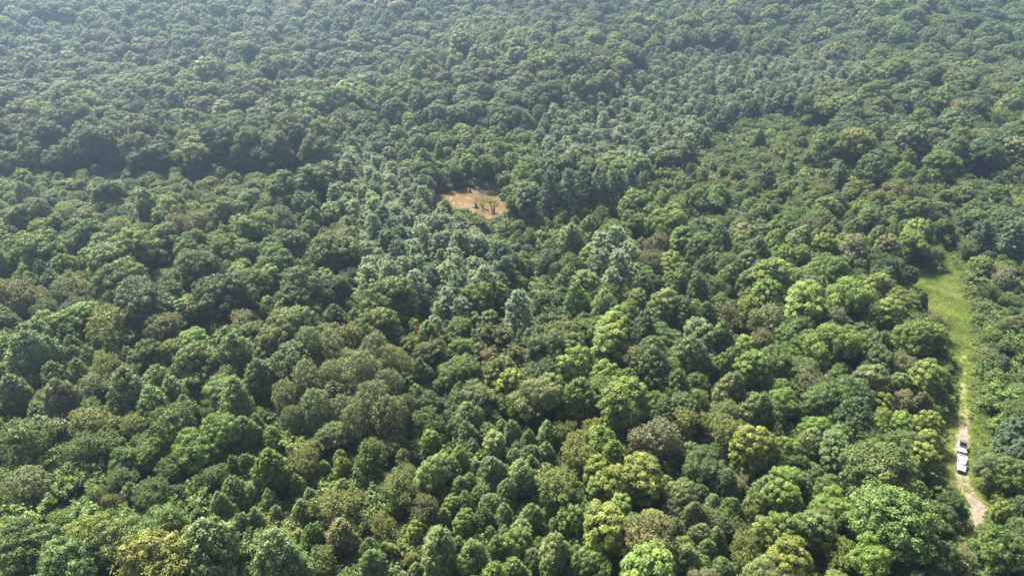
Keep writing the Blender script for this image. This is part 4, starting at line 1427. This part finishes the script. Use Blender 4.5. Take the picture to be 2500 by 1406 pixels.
def solid(name, mat, parent, hulls, bevel=0.03, seg=2):
    """one mesh from several lofted boxes: each a list of rings of four (x, y, z) corners"""
    bm = bmesh.new()
    for rings in hulls:
        vs = [[bm.verts.new(p) for p in r] for r in rings]
        for a, b in zip(vs, vs[1:]):
            for i in range(len(a)):
                bm.faces.new((a[i], a[(i + 1) % len(a)], b[(i + 1) % len(a)], b[i]))
        bm.faces.new(list(reversed(vs[0])))
        bm.faces.new(vs[-1])
    bmesh.ops.recalc_face_normals(bm, faces=bm.faces)
    if bevel:
        bmesh.ops.bevel(bm, geom=list(bm.edges), offset=bevel, segments=seg, profile=0.6, affect='EDGES', clamp_overlap=True)
    me = bpy.data.meshes.new(name)
    bm.to_mesh(me)
    bm.free()
    for p in me.polygons:
        p.use_smooth = True
    me.materials.append(mat)
    return link(name, me, parent)


def ring(y, w0, w1, z0, z1):
    """cross-section at Y: half widths w0 at z0 and w1 at z1"""
    return [(-w0, y, z0), (w0, y, z0), (w1, y, z1), (-w1, y, z1)]


def box(x0, x1, y0, y1, z0, z1):
    return [[(x0, y0, z0), (x1, y0, z0), (x1, y0, z1), (x0, y0, z1)], [(x0, y1, z0), (x1, y1, z0), (x1, y1, z1), (x0, y1, z1)]]


def pane(name, mat, parent, quad, thick):
    q = [Vector(p) for p in quad]
    n = (q[1] - q[0]).cross(q[3] - q[0]).normalized() * thick
    return solid(name, mat, parent, [[[tuple(p - n) for p in q], [tuple(p + n) for p in q]]], 0.008, 1)


def wheel(parent, x, y, r, w):
    def lathe(prof, mat, nm, par):
        V, Fc = [], []
        k = 20
        for j, (a, b) in enumerate(prof):
            for i in range(k):
                th = 2 * math.pi * i / k
                V.append((a, b * math.cos(th), b * math.sin(th)))
        for j in range(len(prof) - 1):
            for i in range(k):
                Fc.append((j * k + i, j * k + (i + 1) % k, (j + 1) * k + (i + 1) % k, (j + 1) * k + i))
        return link(nm, np_mesh(nm, V, Fc, 4, [mat], smooth_faces=True), par)

    h = w / 2
    t = lathe([(-h, r * .62), (-h, r * .92), (-h * .7, r), (h * .7, r), (h, r * .92), (h, r * .62)], M_TYRE, 'wheel', parent)
    t.location = (x, y, r)
    lathe([(-h * .8, 0.001), (-h * .85, r * .3), (-h * .6, r * .58), (-h * .9, r * .63), (h * .9, r * .63), (h * .6, r * .58), (h * .85, r * .3), (h * .8, 0.001)], M_RIM, 'rim', t)
    return t


def vehicle_root(name, px_a, px_b, label, cat):
    """stands with its middle between two ground spots and faces the second"""
    a, b = np.array(ground_at(*px_a)), np.array(ground_at(*px_b))
    c = (a + b) / 2
    d = b - a
    o = empty(name, (c[0], c[1], tz(*c) + 0.09), math.atan2(-d[0], d[1]))
    o.scale = (0.90, 0.94, 0.92)
    return tag(o, label, cat), float(np.hypot(*d))


# pickup: nose (+Y) towards the camera
t, ln = vehicle_root('pickup_truck', (2346, 1119), (2344, 1157), 'white pickup with a loaded open bed at the head of the dirt ruts', 'pickup')
solid('body', M_WHITE, t, [
    [ring(-1.02, .96, .95, .42, 1.08), ring(0.9, .97, .95, .40, 1.10), ring(1.5, .97, .90, .42, 1.13), ring(2.45, .93, .80, .45, 1.06), ring(2.78, .84, .68, .50, .98)],
    [ring(-2.85, .95, .95, .5, .62), ring(-1.02, .95, .95, .5, .62)]], 0.06)
solid('bed_side', M_WHITE, t, [box(-.97, -.85, -2.9, -1.0, .5, 1.26)], 0.03)
solid('bed_side', M_WHITE, t, [box(.85, .97, -2.9, -1.0, .5, 1.26)], 0.03)
solid('tailgate', M_WHITE, t, [box(-.85, .85, -2.93, -2.83, .55, 1.25)], 0.02)
solid('bed_liner', M_BLACK, t, [box(-.85, .85, -2.83, -1.03, .6, .68)], 0.01)
cabr = solid('cab', M_WHITE, t, [[ring(-1.0, .90, .78, 1.08, 1.12), ring(-.86, .88, .74, 1.08, 1.76), ring(-.5, .9, .75, 1.08, 1.83), ring(.25, .9, .74, 1.08, 1.82), ring(.42, .9, .72, 1.08, 1.76), ring(1.12, .86, .78, 1.08, 1.14)]], 0.035)
pane('windscreen', M_SCREEN, t, [(-.74, 1.10, 1.17), (.74, 1.10, 1.17), (.66, .50, 1.745), (-.66, .50, 1.745)], 0.02)
pane('rear_window', M_GLASS, t, [(.66, -.99, 1.2), (-.66, -.99, 1.2), (-.62, -.90, 1.66), (.62, -.90, 1.66)], 0.02)
for s in (-1, 1):
    pane('side_window', M_GLASS, t, [(s * .895, .95, 1.15), (s * .895, .10, 1.15), (s * .775, .10, 1.72), (s * .775, .40, 1.72)], 0.02)
    pane('side_window', M_GLASS, t, [(s * .895, .04, 1.15), (s * .895, -.82, 1.15), (s * .775, -.80, 1.70), (s * .775, .04, 1.72)], 0.02)
    m = solid('door', M_WHITE, t, [box(min(s * .95, s * .975), max(s * .95, s * .975), -.9, .95, .5, 1.05)], 0.01)
    solid('handle', M_BLACK, m, [box(min(s * .975, s * 1.0), max(s * .975, s * 1.0), -.1, .1, .95, .99)], 0.005)
    mm = solid('mirror', M_WHITE, t, [box(min(s * 1.02, s * 1.22), max(s * 1.02, s * 1.22), .78, .92, 1.12, 1.32)], 0.03)
    solid('mirror_arm', M_BLACK, mm, [box(min(s * .9, s * 1.03), max(s * .9, s * 1.03), .83, .88, 1.14, 1.2)], 0.01)
    solid('headlight', M_LAMP, t, [box(min(s * .52, s * .80), max(s * .52, s * .80), 2.62, 2.80, .80, .96)], 0.03)
    solid('tail_light', M_RED, t, [box(min(s * .86, s * .96), max(s * .86, s * .96), -2.95, -2.86, .85, 1.15)], 0.01)
    solid('wheel_arch', M_BLACK, t, [box(min(s * .9, s * .985), max(s * .9, s * .985), 1.35, 2.25, .42, .86)], 0.05)
    solid('wheel_arch', M_BLACK, t, [box(min(s * .9, s * .985), max(s * .9, s * .985), -2.2, -1.3, .42, .86)], 0.05)
    for yy in (1.8, -1.75):
        wheel(t, s * .86, yy, .40, .28)
solid('sunroof', M_GLASS, t, [box(-.42, .42, -.12, .18, 1.80, 1.845)], 0.01)
solid('front_bumper', M_BLACK, t, [[ring(2.70, .94, .92, .38, .66), ring(2.98, .80, .78, .40, .62)]], 0.05)
solid('grille', M_BLACK, t, [box(-.5, .5, 2.70, 2.82, .68, .94)], 0.02)
solid('rear_bumper', M_BLACK, t, [box(-.92, .92, -3.08, -2.95, .42, .6)], 0.03)
pm = t.location.copy()
pr = t.rotation_euler[2]


def load(name, mat, x, y, z, sx, sy, sz, label, cat):
    o = solid(name, mat, None, [[ring(-sy, sx * .8, sx * .7, 0, sz * .7), ring(-sy * .5, sx, sx * .85, 0, sz), ring(sy * .4, sx * .95, sx * .9, 0, sz * .95), ring(sy, sx * .75, sx * .6, 0, sz * .65)]], 0.08, 3)
    o.location = pm + Matrix.Rotation(pr, 3, 'Z') @ Vector((x, y, z))
    o.rotation_euler = (0, 0, pr + 0.2 * x)
    tag(o, label, cat)


load('cream_sack', M_CREAM, -.25, -1.55, .68, .42, .42, .68, 'cream sack heaped in the pickup bed behind the cab', 'sack')
load('pale_cooler', M_COOL, .5, -1.6, .68, .32, .40, .66, 'pale cooler in the pickup bed beside the cream sack', 'cooler')
load('black_bag', M_BLACK, -.45, -1.3, 1.30, .16, .14, .2, 'small black bag on top of the cream sack', 'bag')

# open-top off-roader right behind the pickup, its soft top black, doors ajar
t, ln2 = vehicle_root('off_road_vehicle', (2347, 1086), (2346, 1116), 'white off-road vehicle with black soft top and open doors behind the pickup', 'off-roader')
t.location += Vector((t.location - pm)).normalized() * 0.25
solid('body', M_PINK, t, [[ring(-1.9, .78, .78, .55, 1.05), ring(-1.0, .80, .80, .55, 1.05), ring(.45, .80, .80, .55, 1.12), ring(.55, .80, .78, .55, 1.20), ring(1.6, .74, .70, .58, 1.14), ring(1.92, .70, .62, .6, 1.05)]], 0.05)
solid('seat_well', M_BLACK, t, [box(-.76, .76, -1.05, .52, 1.0, 1.22)], 0.03)
for s in (-1, 1):
    solid('seat', M_BLACK, t, [box(min(s * .12, s * .58), max(s * .12, s * .58), -.65, -.1, 1.1, 1.25), box(min(s * .12, s * .58), max(s * .12, s * .58), -.78, -.6, 1.1, 1.62)], 0.05)
    f = solid('fender', M_WHITE, t, [[ring(1.0, .02, .02, .9, 1.0), ring(1.05, .14, .12, .78, 1.06), ring(1.75, .14, .12, .80, 1.06), ring(1.85, .02, .02, .85, .95)]], 0.02)
    f.location = (s * .84, 0, 0)
    f = solid('fender', M_WHITE, t, [[ring(-1.75, .02, .02, .85, .98), ring(-1.65, .16, .14, .8, 1.12), ring(-.95, .16, .14, .8, 1.12), ring(-.85, .02, .02, .85, .98)]], 0.02)
    f.location = (s * .88, 0, 0)
    d = solid('door', M_WHITE, t, [box(-.05, .05, -1.0, 0, .62, 1.32)], 0.03)
    d.location = (s * .84, .42, 0)
    d.rotation_euler = (0, 0, s * math.radians(24))
    solid('headlight', M_LAMP, t, [box(min(s * .38, s * .60), max(s * .38, s * .60), 1.86, 1.97, .78, .98)], 0.03)
    for yy in (1.38, -1.3):
        wheel(t, s * .80, yy, .42, .30)
    solid('roll_bar', M_BLACK, t, [box(min(s * .62, s * .70), max(s * .62, s * .70), -.95, -.86, 1.05, 1.80), box(min(s * .62, s * .70), max(s * .62, s * .70), -.9, .50, 1.76, 1.83)], 0.015)
solid('windscreen_frame', M_BLACK, t, [box(-.74, -.68, .40, .50, 1.15, 1.80), box(.68, .74, .40, .50, 1.15, 1.80), box(-.74, .74, .41, .49, 1.76, 1.83)], 0.015)
solid('soft_top', M_CANVAS, t, [[ring(-2.0, .70, .66, 1.0, 1.15), ring(-1.9, .79, .70, 1.0, 1.66), ring(-1.5, .80, .74, 1.0, 1.84), ring(-.75, .80, .76, 1.0, 1.88), ring(-.68, .78, .74, 1.0, 1.86)]], 0.06, 3)
solid('bonnet_vent', M_BLACK, t, [box(-.28, -.1, 1.66, 1.78, 1.10, 1.15), box(.1, .28, 1.66, 1.78, 1.10, 1.15)], 0.01)
solid('grille', M_BLACK, t, [box(-.34, .34, 1.86, 1.95, .72, 1.0)], 0.02)
solid('front_bumper', M_BLACK, t, [box(-.86, .86, 1.95, 2.12, .52, .70)], 0.04)
solid('spare_wheel_mount', M_BLACK, t, [box(-.2, .2, -2.05, -1.92, .7, 1.0)], 0.03)

# ------------------------------------------------------------------ the air
m, tt, N, L = new_mat('haze_air')
out = N.new('ShaderNodeOutputMaterial')
pv_ = N.new('ShaderNodeVolumePrincipled')
pv_.inputs['Color'].default_value = (0.50, 0.71, 1.0, 1)
pv_.inputs['Density'].default_value = 0.00042
pv_.inputs['Anisotropy'].default_value = 0.75
L.new(pv_.outputs[0], out.inputs['Volume'])
gzmin = float(GZ.min())
X0, X1, Y0, Y1, Z0, Z1 = gx[0] - 20, gx[-1] + 20, gy[0] - 20, gy[-1] + 20, gzmin - 1.0, max(CAM_H + 3, float(GZ.max()) + 28)
V = [(X0, Y0, Z0), (X1, Y0, Z0), (X1, Y1, Z0), (X0, Y1, Z0), (X0, Y0, Z1), (X1, Y0, Z1), (X1, Y1, Z1), (X0, Y1, Z1)]
hz = link('haze', np_mesh('haze', V, [(3, 2, 1, 0), (4, 5, 6, 7), (0, 1, 5, 4), (1, 2, 6, 5), (2, 3, 7, 6), (3, 0, 4, 7)], 4, [m]))
tag(hz, 'pale blue haze hanging over the whole forest', 'haze', kind='stuff')
